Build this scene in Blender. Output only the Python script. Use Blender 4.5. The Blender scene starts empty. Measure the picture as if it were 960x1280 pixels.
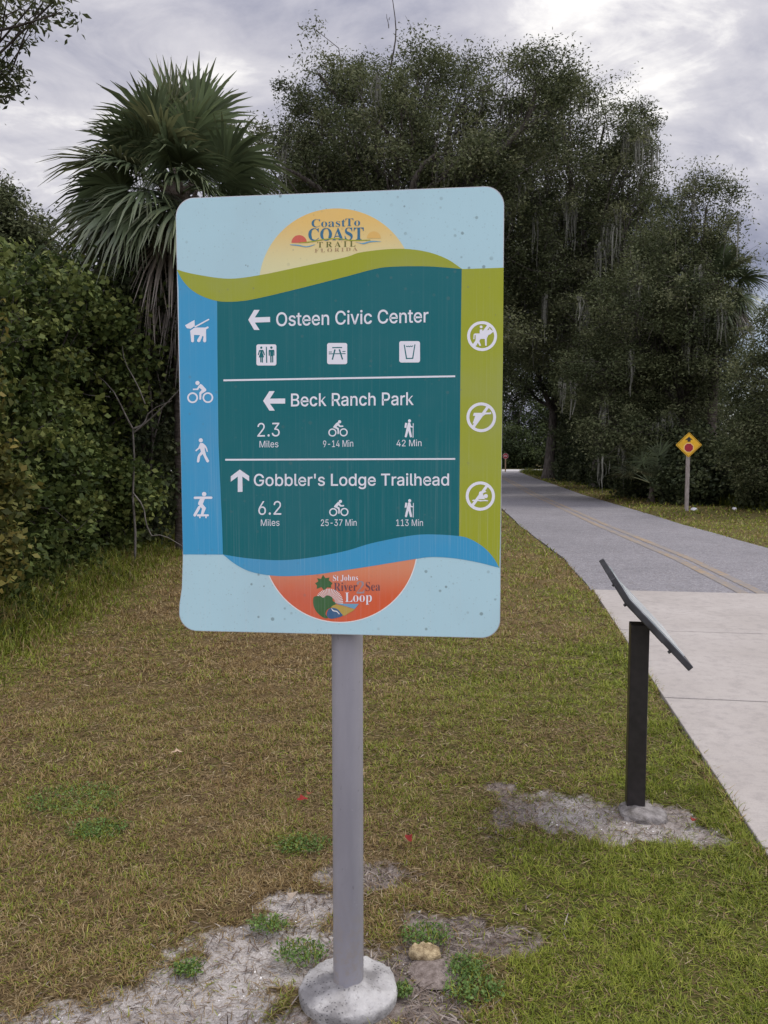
import bpy, math, random
import numpy as np
from mathutils import Vector, Matrix
from mathutils.geometry import delaunay_2d_cdt

# ------------------------------------------------------------------ camera, sky, sun, exposure
scene = bpy.context.scene
COL = scene.collection
cam_d = bpy.data.cameras.new("camera")
cam = bpy.data.objects.new("camera", cam_d)
COL.objects.link(cam)
cam.location = (0.0, 0.0, 1.65)
cam.rotation_euler = (math.radians(90 - 4.4), 0, 0)
cam_d.sensor_fit = 'VERTICAL'
cam_d.sensor_height = 24.0
cam_d.lens = 18.75
cam_d.clip_start = 0.05
cam_d.clip_end = 3000
scene.camera = cam

SUN_EL, SUN_AZ = math.radians(58), math.radians(70)       # azimuth from +Y towards +X: high on the right, a little ahead
SKY_GAIN = 1.0
world = bpy.data.worlds.new("World")
scene.world = world
world.use_nodes = True
wt = world.node_tree
wt.nodes.clear()


def nd(t, typ, ins=None, **props):
    n = t.nodes.new(typ)
    for k, v in props.items():
        setattr(n, k, v)
    for k, v in (ins or {}).items():
        s = n.inputs[k]
        if isinstance(v, bpy.types.NodeSocket):
            t.links.new(v, s)
        else:
            if isinstance(v, tuple) and len(v) == 3 and s.type == 'RGBA':
                v = v + (1.0,)
            s.default_value = v
    return n


def mth(t, op, a, b=None, clamp=False):
    ins = {0: a}
    if b is not None:
        ins[1] = b
    return nd(t, 'ShaderNodeMath', ins, operation=op, use_clamp=clamp).outputs[0]


def mixc(t, fac, a, b, blend='MIX'):
    n = nd(t, 'ShaderNodeMix', None, data_type='RGBA', blend_type=blend)
    for idx, v in ((0, fac), (6, a), (7, b)):
        s = n.inputs[idx]
        if isinstance(v, bpy.types.NodeSocket):
            t.links.new(v, s)
        else:
            s.default_value = v if idx == 0 else tuple(v) + (1.0,) if len(v) == 3 else v
    return n.outputs[2]


def ramp(t, fac, stops, interp='LINEAR'):
    n = nd(t, 'ShaderNodeValToRGB', {0: fac})
    cr = n.color_ramp
    cr.interpolation = interp
    while len(cr.elements) < len(stops):
        cr.elements.new(0.5)
    for e, (p, c) in zip(cr.elements, stops):
        e.position = p
        e.color = tuple(c) + (1.0,) if len(c) == 3 else c
    return n.outputs[0]


def sstep(t, v, lo, hi):
    n = nd(t, 'ShaderNodeMapRange', {0: v, 1: lo, 2: hi, 3: 0.0, 4: 1.0}, interpolation_type='SMOOTHSTEP', clamp=True)
    return n.outputs[0]


def build_sky():
    t = wt
    tc = nd(t, 'ShaderNodeTexCoord')
    sep = nd(t, 'ShaderNodeSeparateXYZ', {0: tc.outputs['Generated']})
    x, y, z = sep.outputs
    zc = mth(t, 'ADD', mth(t, 'MAXIMUM', z, 0.0), 0.30)
    px = mth(t, 'DIVIDE', x, zc)
    py = mth(t, 'DIVIDE', y, zc)
    vec = nd(t, 'ShaderNodeCombineXYZ', {0: px, 1: py, 2: 0.0}).outputs[0]
    rot = nd(t, 'ShaderNodeMapping', {0: vec, 'Rotation': (0, 0, math.radians(-32)), 'Scale': (1.0, 1.35, 1.0), 'Location': (3.1, 1.7, 0)})
    big = nd(t, 'ShaderNodeTexNoise', {'Vector': rot.outputs[0], 'Scale': 1.5, 'Detail': 9.0, 'Roughness': 0.58, 'Distortion': 0.5}).outputs[0]
    fine = nd(t, 'ShaderNodeTexNoise', {'Vector': rot.outputs[0], 'Scale': 5.0, 'Detail': 8.0, 'Roughness': 0.6, 'Distortion': 0.5}).outputs[0]
    c = mth(t, 'ADD', mth(t, 'MULTIPLY', big, 0.64), mth(t, 'MULTIPLY', fine, 0.36))
    c = mth(t, 'ADD', mth(t, 'MULTIPLY', mth(t, 'SUBTRACT', c, 0.5), 2.9), 0.50)
    # thinner cloud where the sun sits behind it, ahead and to the right
    glow_dir = Vector((0.40, 1.0, 0.54)).normalized()
    dn = nd(t, 'ShaderNodeVectorMath', {0: tc.outputs['Generated'], 1: tuple(glow_dir)}, operation='DOT_PRODUCT').outputs['Value']
    glow = sstep(t, dn, 0.965, 0.999)
    # general lightening to the left of the view, heavier cloud to the right
    left = sstep(t, x, 0.15, -0.30)
    right = mth(t, 'MULTIPLY', sstep(t, x, 0.10, 0.38), sstep(t, z, 0.47, 0.33))
    c = mth(t, 'ADD', c, mth(t, 'MULTIPLY', glow, 0.40))
    c = mth(t, 'ADD', c, mth(t, 'MULTIPLY', left, 0.10))
    c = mth(t, 'SUBTRACT', c, mth(t, 'MULTIPLY', right, 0.22))
    cloud = ramp(t, c, [(0.08, (0.20, 0.21, 0.285)), (0.35, (0.29, 0.295, 0.37)), (0.55, (0.415, 0.41, 0.47)), (0.80, (0.57, 0.555, 0.59)), (1.05, (0.88, 0.855, 0.83))])
    # an overcast sky is brightest overhead; brightness added behind the viewer lights the sign
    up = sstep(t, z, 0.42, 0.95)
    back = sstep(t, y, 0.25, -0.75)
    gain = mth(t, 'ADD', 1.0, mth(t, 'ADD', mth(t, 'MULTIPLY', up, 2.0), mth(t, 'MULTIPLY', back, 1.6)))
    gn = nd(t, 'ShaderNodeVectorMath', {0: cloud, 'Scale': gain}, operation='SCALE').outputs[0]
    sky = nd(t, 'ShaderNodeTexSky', None, sky_type='NISHITA', sun_disc=False, sun_elevation=SUN_EL, sun_rotation=SUN_AZ)
    sky_s = nd(t, 'ShaderNodeVectorMath', {0: sky.outputs[0], 'Scale': 0.08}, operation='SCALE').outputs[0]
    # a low band of clear blue shows under the cloud edge on the right
    gap = mth(t, 'MULTIPLY', sstep(t, z, 0.24, 0.10), sstep(t, x, 0.22, 0.42))
    gap = mth(t, 'MULTIPLY', gap, 0.55)
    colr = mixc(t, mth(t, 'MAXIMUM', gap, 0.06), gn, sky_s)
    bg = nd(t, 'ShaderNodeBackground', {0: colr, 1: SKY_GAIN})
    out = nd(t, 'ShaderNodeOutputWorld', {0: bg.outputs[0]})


build_sky()

sun_d = bpy.data.lights.new("sun", 'SUN')
sun_d.energy = 1.5
sun_d.angle = math.radians(12)
sun_d.color = (1.0, 0.95, 0.88)
sun = bpy.data.objects.new("sun", sun_d)
COL.objects.link(sun)
sdir = Vector((math.sin(SUN_AZ) * math.cos(SUN_EL), math.cos(SUN_AZ) * math.cos(SUN_EL), math.sin(SUN_EL)))
sun.rotation_euler = sdir.to_track_quat('Z', 'Y').to_euler()
sun.location = sdir * 60

scene.view_settings.view_transform = 'Standard'
scene.view_settings.look = 'None'
scene.view_settings.gamma = 1.0
scene.view_settings.use_curve_mapping = False
scene.view_settings.exposure = 0.36
scene.cycles.max_bounces = 6
scene.cycles.transparent_max_bounces = 8

# ------------------------------------------------------------------ helpers
RNG = np.random.default_rng(7)


def tag(o, label=None, cat=None, group=None, kind=None):
    if label:
        o['label'] = label
    if cat:
        o['category'] = cat
    if group:
        o['group'] = group
    if kind:
        o['kind'] = kind
    return o


def empty(name, loc=(0, 0, 0), rz=0.0, label=None, cat=None, group=None):
    o = bpy.data.objects.new(name, None)
    o.empty_display_size = 0.2
    COL.objects.link(o)
    o.location = loc
    o.rotation_euler = (0, 0, rz)
    return tag(o, label, cat, group)


def link(name, me, mat, parent=None):
    o = bpy.data.objects.new(name, me)
    COL.objects.link(o)
    if parent is not None:
        o.parent = parent
    if mat is not None and not me.materials:
        me.materials.append(mat)
    return o


def mesh_np(name, V, F, tint=None, attrs=None, smooth=False):
    """V (n,3), F (m,k): one mesh; tint (m,3) colours each face, attrs {name: (n,)} floats per vertex"""
    V = np.ascontiguousarray(V, dtype=np.float32)
    F = np.ascontiguousarray(F, dtype=np.int32)
    me = bpy.data.meshes.new(name)
    me.vertices.add(len(V))
    me.vertices.foreach_set('co', V.ravel())
    m, k = F.shape
    me.loops.add(m * k)
    me.loops.foreach_set('vertex_index', F.ravel())
    me.polygons.add(m)
    me.polygons.foreach_set('loop_start', np.arange(0, m * k, k, dtype=np.int32))
    if smooth:
        me.polygons.foreach_set('use_smooth', np.ones(m, dtype=bool))
    me.update(calc_edges=True)
    if tint is not None:
        a = me.attributes.new('tint', 'FLOAT_COLOR', 'FACE')
        c = np.ones((m, 4), dtype=np.float32)
        c[:, :3] = tint
        a.data.foreach_set('color', c.ravel())
    for nm, arr in (attrs or {}).items():
        a = me.attributes.new(nm, 'FLOAT', 'POINT')
        a.data.foreach_set('value', np.ascontiguousarray(arr, dtype=np.float32))
    return me


class MB:
    """collects boxes, tubes, prisms; build() links them as ONE mesh object"""
    def __init__(s):
        s.v = []
        s.f = []

    def add(s, verts, faces):
        b = len(s.v)
        s.v += [tuple(v) for v in verts]
        s.f += [tuple(i + b for i in f) for f in faces]
        return s

    def box(s, c, d, M=None):
        hx, hy, hz = d[0] / 2, d[1] / 2, d[2] / 2
        vs = [Vector((c[0] + i * hx, c[1] + j * hy, c[2] + k * hz)) for k in (-1, 1) for j in (-1, 1) for i in (-1, 1)]
        if M is not None:
            vs = [M @ v for v in vs]
        return s.add(vs, [(0, 2, 3, 1), (4, 5, 7, 6), (0, 1, 5, 4), (2, 6, 7, 3), (0, 4, 6, 2), (1, 3, 7, 5)])

    def tube(s, pts, rad, n=10, caps=True):
        pts = [Vector(p) for p in pts]
        rad = rad if hasattr(rad, '__len__') else [rad] * len(pts)
        rings = []
        b = len(s.v)
        for i, p in enumerate(pts):
            d = (pts[min(i + 1, len(pts) - 1)] - pts[max(i - 1, 0)]).normalized()
            u = d.orthogonal().normalized() if abs(d.z) > 0.9 else d.cross(Vector((0, 0, 1))).normalized()
            if abs(d.z) > 0.9:
                u = Vector((1, 0, 0)) - d * d.x
                u.normalize()
            w = d.cross(u)
            s.v += [tuple(p + (u * math.cos(a) + w * math.sin(a)) * rad[i]) for a in (2 * math.pi * k / n for k in range(n))]
        for i in range(len(pts) - 1):
            for k in range(n):
                s.f.append((b + i * n + k, b + i * n + (k + 1) % n, b + (i + 1) * n + (k + 1) % n, b + (i + 1) * n + k))
        if caps:
            s.f.append(tuple(b + k for k in range(n))[::-1])
            s.f.append(tuple(b + (len(pts) - 1) * n + k for k in range(n)))
        return s

    def lathe(s, prof, c=(0, 0, 0), n=32, jit=0.0, seed=0):
        r = random.Random(seed)
        ph = [r.uniform(0, 6.28) for _ in range(4)]
        b = len(s.v)
        for (rad, z) in prof:
            for k in range(n):
                a = 2 * math.pi * k / n
                q = rad * (1 + jit * (math.sin(2 * a + ph[0]) + 0.6 * math.sin(3 * a + ph[1]) + 0.5 * math.sin(7 * a + ph[2] + z * 40)))
                s.v.append((c[0] + q * math.cos(a), c[1] + q * math.sin(a), c[2] + z))
        for i in range(len(prof) - 1):
            for k in range(n):
                s.f.append((b + i * n + k, b + i * n + (k + 1) % n, b + (i + 1) * n + (k + 1) % n, b + (i + 1) * n + k))
        s.f.append(tuple(b + k for k in range(n))[::-1])
        s.f.append(tuple(b + (len(prof) - 1) * n + k for k in range(n)))
        return s

    def prism(s, outline, y0, y1):
        """outline (x, z) counter-clockwise seen from -Y, extruded from y0 (front) to y1"""
        n = len(outline)
        vs = [(x, y0, z) for x, z in outline] + [(x, y1, z) for x, z in outline]
        return s.add(vs, [tuple(range(n)), tuple(range(2 * n - 1, n - 1, -1))] + [(i, i + n, (i + 1) % n + n, (i + 1) % n) for i in range(n)])

    def build(s, name, mat, parent=None, smooth=False, bevel=0.0, seg=2):
        me = bpy.data.meshes.new(name)
        me.from_pydata(s.v, [], s.f)
        if smooth:
            me.polygons.foreach_set('use_smooth', [True] * len(me.polygons))
        me.update()
        o = link(name, me, mat, parent)
        if smooth:
            md = o.modifiers.new('edge', 'EDGE_SPLIT')
            md.split_angle = math.radians(40)
        if bevel:
            md = o.modifiers.new('bevel', 'BEVEL')
            md.width = bevel
            md.segments = seg
            md.limit_method = 'ANGLE'
        return o


# ---- value noise on the ground plane
_NG = np.random.default_rng(99).random((256, 256))


def vnoise(x, y, s, seed=0):
    x = np.asarray(x, float) / s + seed * 17.3
    y = np.asarray(y, float) / s + seed * 9.7
    xi, yi = np.floor(x).astype(int), np.floor(y).astype(int)
    fx, fy = x - xi, y - yi
    fx = fx * fx * (3 - 2 * fx)
    fy = fy * fy * (3 - 2 * fy)
    g = lambda i, j: _NG[i % 256, j % 256]
    return (g(xi, yi) * (1 - fx) + g(xi + 1, yi) * fx) * (1 - fy) + (g(xi, yi + 1) * (1 - fx) + g(xi + 1, yi + 1) * fx) * fy


def fbm(x, y, s, seed=0, o=3):
    r, a, tot = 0, 1.0, 0
    for i in range(o):
        r = r + a * vnoise(x, y, s / 2 ** i, seed + i * 3)
        tot += a
        a *= 0.55
    return r / tot


def ss(lo, hi, v):
    t = np.clip((np.asarray(v, float) - lo) / (hi - lo), 0, 1)
    return t * t * (3 - 2 * t)


# ------------------------------------------------------------------ materials
def new_mat(name):
    m = bpy.data.materials.new(name)
    m.use_nodes = True
    t = m.node_tree
    t.nodes.clear()
    out = nd(t, 'ShaderNodeOutputMaterial')
    return m, t, out


def principled(t, out, color, rough=0.6, metal=0.0, spec=0.4, normal=None):
    ins = {'Base Color': color, 'Roughness': rough, 'Metallic': metal, 'Specular IOR Level': spec}
    if normal is not None:
        ins['Normal'] = normal
    p = nd(t, 'ShaderNodeBsdfPrincipled', ins)
    t.links.new(p.outputs[0], out.inputs[0])
    return p


def noise(t, vec, scale, detail=4.0, rough=0.55, dist=0.0):
    return nd(t, 'ShaderNodeTexNoise', {'Vector': vec, 'Scale': scale, 'Detail': detail, 'Roughness': rough, 'Distortion': dist}).outputs[0]


def bump(t, h, strength=0.3, dist=0.01):
    return nd(t, 'ShaderNodeBump', {'Height': h, 'Strength': strength, 'Distance': dist}).outputs[0]


def m_noisy(name, c1, c2, scale=8.0, rough=0.7, spec=0.3, bstr=0.2, bdist=0.005, metal=0.0, stretch=(1, 1, 1), lo=0.35, hi=0.65):
    m, t, out = new_mat(name)
    tc = nd(t, 'ShaderNodeTexCoord').outputs['Object']
    mp = nd(t, 'ShaderNodeMapping', {0: tc, 'Scale': stretch}).outputs[0]
    n = noise(t, mp, scale, 6.0)
    c = ramp(t, n, [(lo, c1), (hi, c2)])
    principled(t, out, c, rough, metal, spec, bump(t, noise(t, mp, scale * 4, 5.0), bstr, bdist))
    return m


def m_leaf(name, trans=0.28, rough=0.5, spec=0.3):
    m, t, out = new_mat(name)
    a = nd(t, 'ShaderNodeAttribute', None, attribute_name='tint').outputs[0]
    p = nd(t, 'ShaderNodeBsdfPrincipled', {'Base Color': a, 'Roughness': rough, 'Specular IOR Level': spec})
    tr = nd(t, 'ShaderNodeBsdfTranslucent', {0: a})
    mx = nd(t, 'ShaderNodeMixShader', {0: trans, 1: p.outputs[0], 2: tr.outputs[0]})
    t.links.new(mx.outputs[0], out.inputs[0])
    return m


def m_print(name, c, c_top=None, z0=0.0, z1=1.0, dirt=1.0, haze=1.0):
    """printed, weathered sign face: ink colour (or an inked blend from c to c_top), fine vertical runs, mildew dots"""
    m, t, out = new_mat(name)
    tc = nd(t, 'ShaderNodeTexCoord').outputs['Object']
    sep = nd(t, 'ShaderNodeSeparateXYZ', {0: tc})
    if c_top is None:
        col = nd(t, 'ShaderNodeRGB')
        col.outputs[0].default_value = tuple(c) + (1.0,)
        col = col.outputs[0]
    else:
        col = mixc(t, sstep(t, sep.outputs[2], z0, z1), c, c_top)
    st = nd(t, 'ShaderNodeMapping', {0: tc, 'Scale': (190, 1, 2.2)}).outputs[0]
    runs = noise(t, st, 1.0, 5.0, 0.65)
    low = sstep(t, sep.outputs[2], 0.5, -0.5)                       # the runs gather towards the bottom of the panel
    rf = mth(t, 'MULTIPLY', sstep(t, runs, 0.5, 0.72), mth(t, 'ADD', 0.02 * (0.5 + haze), mth(t, 'MULTIPLY', low, 0.11 * (0.4 + 0.6 * haze))))
    col = mixc(t, rf, col, (0.62, 0.64, 0.63))
    vo = nd(t, 'ShaderNodeTexVoronoi', {'Vector': tc, 'Scale': 52.0, 'Randomness': 1.0})
    rnd = nd(t, 'ShaderNodeSeparateColor', {0: vo.outputs['Color']})
    size = mth(t, 'MULTIPLY', mth(t, 'POWER', rnd.outputs[0], 2.2), 0.34)
    d = mth(t, 'DIVIDE', vo.outputs['Distance'], mth(t, 'ADD', size, 0.001))
    spot = sstep(t, d, 1.05, 0.55)
    patch = sstep(t, noise(t, tc, 7.0, 3.0), 0.44, 0.60)
    sp = mth(t, 'MULTIPLY', mth(t, 'MULTIPLY', spot, patch), 0.34 * dirt)
    vo2 = nd(t, 'ShaderNodeTexVoronoi', {'Vector': tc, 'Scale': 90.0, 'Randomness': 1.0})
    r2 = nd(t, 'ShaderNodeSeparateColor', {0: vo2.outputs['Color']})
    sp2 = mth(t, 'MULTIPLY', sstep(t, vo2.outputs['Distance'], 0.25, 0.1), mth(t, 'MULTIPLY', sstep(t, r2.outputs[1], 0.6, 0.95), 0.22 * dirt))
    col = mixc(t, mth(t, 'MAXIMUM', sp, sp2), col, (0.12, 0.16, 0.15))
    cl = noise(t, tc, 3.2, 5.0)
    col = mixc(t, mth(t, 'MULTIPLY', sstep(t, cl, 0.4, 0.75), 0.16 * haze), col, (0.30, 0.33, 0.35))
    principled(t, out, col, 0.55, 0.0, 0.2, bump(t, runs, 0.10, 0.002))
    return m


M = {}
def mat_pole():
    m, t, out = new_mat('painted_grey_pole')
    tc = nd(t, 'ShaderNodeTexCoord').outputs['Object']
    z = nd(t, 'ShaderNodeSeparateXYZ', {0: tc}).outputs[2]
    n = noise(t, nd(t, 'ShaderNodeMapping', {0: tc, 'Scale': (3, 3, 0.6)}).outputs[0], 4.0, 6.0)
    c = ramp(t, n, [(0.35, (0.215, 0.208, 0.226)), (0.65, (0.262, 0.254, 0.272))])
    chips = noise(t, nd(t, 'ShaderNodeMapping', {0: tc, 'Scale': (1, 1, 0.45)}).outputs[0], 70.0, 3.0)
    c = mixc(t, mth(t, 'MULTIPLY', sstep(t, chips, 0.68, 0.74), 0.5), c, (0.12, 0.115, 0.12))
    c = mixc(t, mth(t, 'MULTIPLY', sstep(t, chips, 0.30, 0.25), 0.35), c, (0.42, 0.41, 0.41))
    splash = mth(t, 'MULTIPLY', sstep(t, z, 0.42, 0.04), sstep(t, noise(t, tc, 45.0, 5.0, 0.7), 0.46, 0.62))
    c = mixc(t, mth(t, 'MULTIPLY', splash, 0.55), c, (0.25, 0.215, 0.18))
    p = principled(t, out, c, 0.42, 0.0, 0.4, bump(t, n, 0.04, 0.002))
    return m


M['pole'] = mat_pole()
M['alu'] = m_noisy('aluminium_edge', (0.38, 0.39, 0.40), (0.5, 0.5, 0.5), 12.0, 0.45, 0.5, 0.05, 0.002, metal=0.6)
M['black'] = m_noisy('black_powder_coat', (0.012, 0.010, 0.010), (0.022, 0.018, 0.018), 30.0, 0.38, 0.45, 0.1, 0.001)
M['frame'] = m_noisy('dark_frame', (0.02, 0.02, 0.023), (0.05, 0.05, 0.055), 12.0, 0.35, 0.5, 0.05, 0.001)
M['wood_post'] = m_noisy('weathered_post', (0.20, 0.17, 0.145), (0.34, 0.30, 0.27), 14.0, 0.85, 0.2, 0.4, 0.004, stretch=(4, 4, 0.5))
M['bark'] = m_noisy('oak_bark', (0.05, 0.042, 0.035), (0.13, 0.115, 0.10), 5.0, 0.9, 0.15, 0.9, 0.05, stretch=(2.5, 2.5, 0.6))
M['palm_bark'] = m_noisy('palm_bark', (0.07, 0.055, 0.045), (0.18, 0.15, 0.125), 6.0, 0.9, 0.15, 0.8, 0.03, stretch=(1, 1, 4))
M['twig'] = m_noisy('pale_twig', (0.16, 0.145, 0.125), (0.30, 0.28, 0.25), 9.0, 0.85, 0.2, 0.3, 0.01)
M['leaf'] = m_leaf('tree_leaf', 0.28, 0.62, 0.14)
M['grass'] = m_leaf('grass_blade', 0.3, 0.6, 0.25)
M['moss'] = m_leaf('hanging_moss', 0.15, 0.9, 0.05)
M['frond'] = m_leaf('palm_leaf', 0.18, 0.42, 0.45)


def mat_footing():
    m, t, out = new_mat('rough_concrete')
    tc = nd(t, 'ShaderNodeTexCoord').outputs['Object']
    n1 = noise(t, tc, 9.0, 6.0)
    n2 = noise(t, tc, 60.0, 5.0)
    vo = nd(t, 'ShaderNodeTexVoronoi', {'Vector': tc, 'Scale': 85.0})
    c = ramp(t, n1, [(0.38, (0.18, 0.172, 0.165)), (0.5, (0.29, 0.28, 0.268)), (0.62, (0.40, 0.39, 0.372))])
    dark = sstep(t, vo.outputs['Distance'], 0.32, 0.12)
    c = mixc(t, mth(t, 'MULTIPLY', dark, sstep(t, n1, 0.60, 0.46)), c, (0.085, 0.082, 0.08))
    c = mixc(t, mth(t, 'MULTIPLY', sstep(t, n2, 0.42, 0.32), 0.5), c, (0.16, 0.15, 0.14))
    h = mth(t, 'ADD', mth(t, 'MULTIPLY', n1, 1.4), mth(t, 'MULTIPLY', n2, 0.5))
    principled(t, out, c, 0.92, 0, 0.2, bump(t, h, 0.9, 0.012))
    return m


M['footing'] = mat_footing()
M['sandy_footing'] = m_noisy('sandy_concrete', (0.10, 0.09, 0.08), (0.27, 0.25, 0.235), 22.0, 0.95, 0.15, 0.9, 0.01)


def mat_concrete():
    m, t, out = new_mat('broomed_concrete')
    tc = nd(t, 'ShaderNodeTexCoord').outputs['Object']
    big = noise(t, tc, 0.9, 5.0)
    mid = noise(t, tc, 13.0, 7.0, 0.7)
    fine = noise(t, tc, 160.0, 4.0, 0.7)
    br = noise(t, nd(t, 'ShaderNodeMapping', {0: tc, 'Scale': (7, 160, 1), 'Rotation': (0, 0, math.radians(-8))}).outputs[0], 1.0, 4.0, 0.6)
    c = ramp(t, big, [(0.3, (0.295, 0.266, 0.235)), (0.7, (0.385, 0.352, 0.317))])
    c = mixc(t, mth(t, 'MULTIPLY', sstep(t, mid, 0.56, 0.3), 0.5), c, (0.215, 0.195, 0.18))
    stain = noise(t, tc, 1.7, 6.0, 0.7, 0.6)
    c = mixc(t, mth(t, 'MULTIPLY', sstep(t, stain, 0.56, 0.70), 0.35), c, (0.20, 0.18, 0.16))
    c = mixc(t, mth(t, 'MULTIPLY', sstep(t, br, 0.62, 0.4), 0.22), c, (0.25, 0.235, 0.22))
    c = mixc(t, mth(t, 'MULTIPLY', sstep(t, fine, 0.55, 0.25), 0.35), c, (0.20, 0.19, 0.18))
    h = mth(t, 'ADD', mth(t, 'MULTIPLY', br, 0.7), mth(t, 'MULTIPLY', fine, 0.5))
    principled(t, out, c, 0.88, 0, 0.25, bump(t, h, 0.5, 0.004))
    return m


def mat_asphalt():
    m, t, out = new_mat('worn_asphalt')
    tc = nd(t, 'ShaderNodeTexCoord').outputs['Object']
    big = noise(t, tc, 0.45, 5.0, 0.6)
    mid = noise(t, tc, 3.5, 6.0, 0.65)
    vo = nd(t, 'ShaderNodeTexVoronoi', {'Vector': tc, 'Scale': 60.0})
    sp = nd(t, 'ShaderNodeSeparateColor', {0: vo.outputs['Color']})
    c = ramp(t, big, [(0.3, (0.15, 0.144, 0.150)), (0.7, (0.205, 0.197, 0.203))])
    c = mixc(t, mth(t, 'MULTIPLY', sstep(t, sp.outputs[0], 0.5, 1.0), 0.5), c, (0.34, 0.325, 0.32))
    c = mixc(t, mth(t, 'MULTIPLY', sstep(t, sp.outputs[1], 0.6, 1.0), 0.45), c, (0.07, 0.068, 0.07))
    c = mixc(t, mth(t, 'MULTIPLY', sstep(t, mid, 0.52, 0.28), 0.35), c, (0.085, 0.082, 0.085))
    lit = noise(t, tc, 26.0, 2.0)
    c = mixc(t, mth(t, 'MULTIPLY', sstep(t, lit, 0.60, 0.70), 0.6), c, (0.085, 0.06, 0.04))   # fallen leaf litter
    principled(t, out, c, 0.9, 0, 0.25, bump(t, vo.outputs['Distance'], 0.5, 0.006))
    return m


def mat_paint():
    m, t, out = new_mat('worn_yellow_line')
    tc = nd(t, 'ShaderNodeTexCoord').outputs['Object']
    w = noise(t, tc, 14.0, 7.0, 0.7)
    big = noise(t, tc, 0.8, 4.0)
    c = ramp(t, noise(t, tc, 3.0, 4.0), [(0.3, (0.25, 0.175, 0.095)), (0.7, (0.31, 0.23, 0.135))])
    f = mth(t, 'ADD', w, mth(t, 'MULTIPLY', mth(t, 'SUBTRACT', big, 0.5), 0.6))
    c = mixc(t, mth(t, 'MULTIPLY', sstep(t, f, 0.33, 0.56), 0.85), c, (0.18, 0.172, 0.168))
    principled(t, out, c, 0.85, 0, 0.25, bump(t, w, 0.3, 0.003))
    return m


def mat_ground():
    m, t, out = new_mat('thatch_and_sand')
    tc = nd(t, 'ShaderNodeTexCoord').outputs['Object']
    at = lambda n: nd(t, 'ShaderNodeAttribute', None, attribute_name=n).outputs['Fac']
    bare, green, dark = at('bare'), at('green'), at('humus')
    n1 = noise(t, tc, 34.0, 8.0, 0.75)
    n2 = noise(t, tc, 120.0, 5.0, 0.7)
    n3 = noise(t, tc, 3.0, 5.0, 0.6)
    thatch = ramp(t, n1, [(0.32, (0.035, 0.022, 0.010)), (0.5, (0.115, 0.075, 0.034)), (0.68, (0.25, 0.18, 0.09))])
    olive = ramp(t, n1, [(0.32, (0.022, 0.024, 0.006)), (0.5, (0.075, 0.075, 0.016)), (0.7, (0.15, 0.135, 0.04))])
    c = mixc(t, green, thatch, olive)
    sandc = ramp(t, n2, [(0.3, (0.20, 0.175, 0.15)), (0.5, (0.40, 0.365, 0.33)), (0.72, (0.58, 0.55, 0.51))])
    earth = ramp(t, n1, [(0.3, (0.11, 0.085, 0.07)), (0.5, (0.20, 0.165, 0.14)), (0.7, (0.33, 0.29, 0.26))])
    xo = nd(t, 'ShaderNodeSeparateXYZ', {0: tc}).outputs[0]
    ef = mth(t, 'ADD', mth(t, 'MULTIPLY', mth(t, 'SUBTRACT', n3, 0.5), 2.2), mth(t, 'SUBTRACT', sstep(t, xo, -0.35, 0.05), mth(t, 'MULTIPLY', sstep(t, xo, 0.5, 0.8), 0.75)))
    sandc = mixc(t, sstep(t, ef, -0.1, 0.7), sandc, earth)
    bb = sstep(t, mth(t, 'ADD', bare, mth(t, 'MULTIPLY', mth(t, 'SUBTRACT', n1, 0.5), 1.2)), 0.25, 0.7)
    c = mixc(t, bb, c, sandc)
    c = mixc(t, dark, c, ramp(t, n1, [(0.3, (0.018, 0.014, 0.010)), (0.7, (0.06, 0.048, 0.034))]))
    h = mth(t, 'ADD', mth(t, 'MULTIPLY', n1, 1.0), mth(t, 'MULTIPLY', n2, 0.4))
    principled(t, out, c, 0.95, 0, 0.15, bump(t, h, 0.8, 0.02))
    return m


# ------------------------------------------------------------------ the ground, the trail, the concrete path
CPY = [0, 9.2, 12, 17.7, 23.5, 30, 36, 48, 62, 66]
CPX = [3.0, 4.27, 4.55, 4.82, 5.22, 5.62, 6.15, 7.2, 8.6, 9.0]
TRW = 1.82
PDIR = Vector((0.145, 0.989, 0)).normalized()          # the way the concrete path runs
PNRM = Vector((PDIR.y, -PDIR.x, 0))                     # to its right
PCOR = Vector((2.46, 9.31, 0))                          # its far left corner


def trail_c(y):
    return np.interp(y, CPY, CPX)


def path_uv(x, y):
    dx, dy = np.asarray(x) - PCOR.x, np.asarray(y) - PCOR.y
    return dx * PNRM.x + dy * PNRM.y, dx * PDIR.x + dy * PDIR.y      # right of the left edge, along (negative = nearer)


def on_paved(x, y, m=0.0):
    u, v = path_uv(x, y)
    conc = (u > -m) & (u < 3.75 + m) & (v < 0.0) & (v > -12)
    tr = (np.abs(np.asarray(x) - trail_c(y)) < TRW + m) & (v >= 0) & (np.asarray(y) < 66)
    road = (np.asarray(y) > 62.5) & (np.asarray(y) < 70)
    return conc | tr | road


BARE = [(-0.62, 2.30, 0.36, 0.24, 1.5), (-0.36, 2.52, 0.30, 0.20, 1.5), (-0.30, 2.80, 0.22, 0.13, 1.3), (0.06, 2.36, 0.30, 0.30, 1.5), (0.20, 2.62, 0.26, 0.18, 1.3),
        (-0.12, 2.98, 0.16, 0.09, 1.1), (-0.85, 2.10, 0.30, 0.2, 1.3), (-0.1, 2.1, 0.4, 0.25, 1.4),
        (0.80, 3.54, 0.36, 0.24, 1.6), (1.18, 3.48, 0.24, 0.2, 1.7), (1.36, 3.36, 0.16, 0.14, 1.3), (0.95, 3.35, 0.25, 0.12, 1.2), (0.56, 3.84, 0.10, 0.08, 1.1),
        (0.6, 3.3, 0.2, 0.1, 0.8)]


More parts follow.
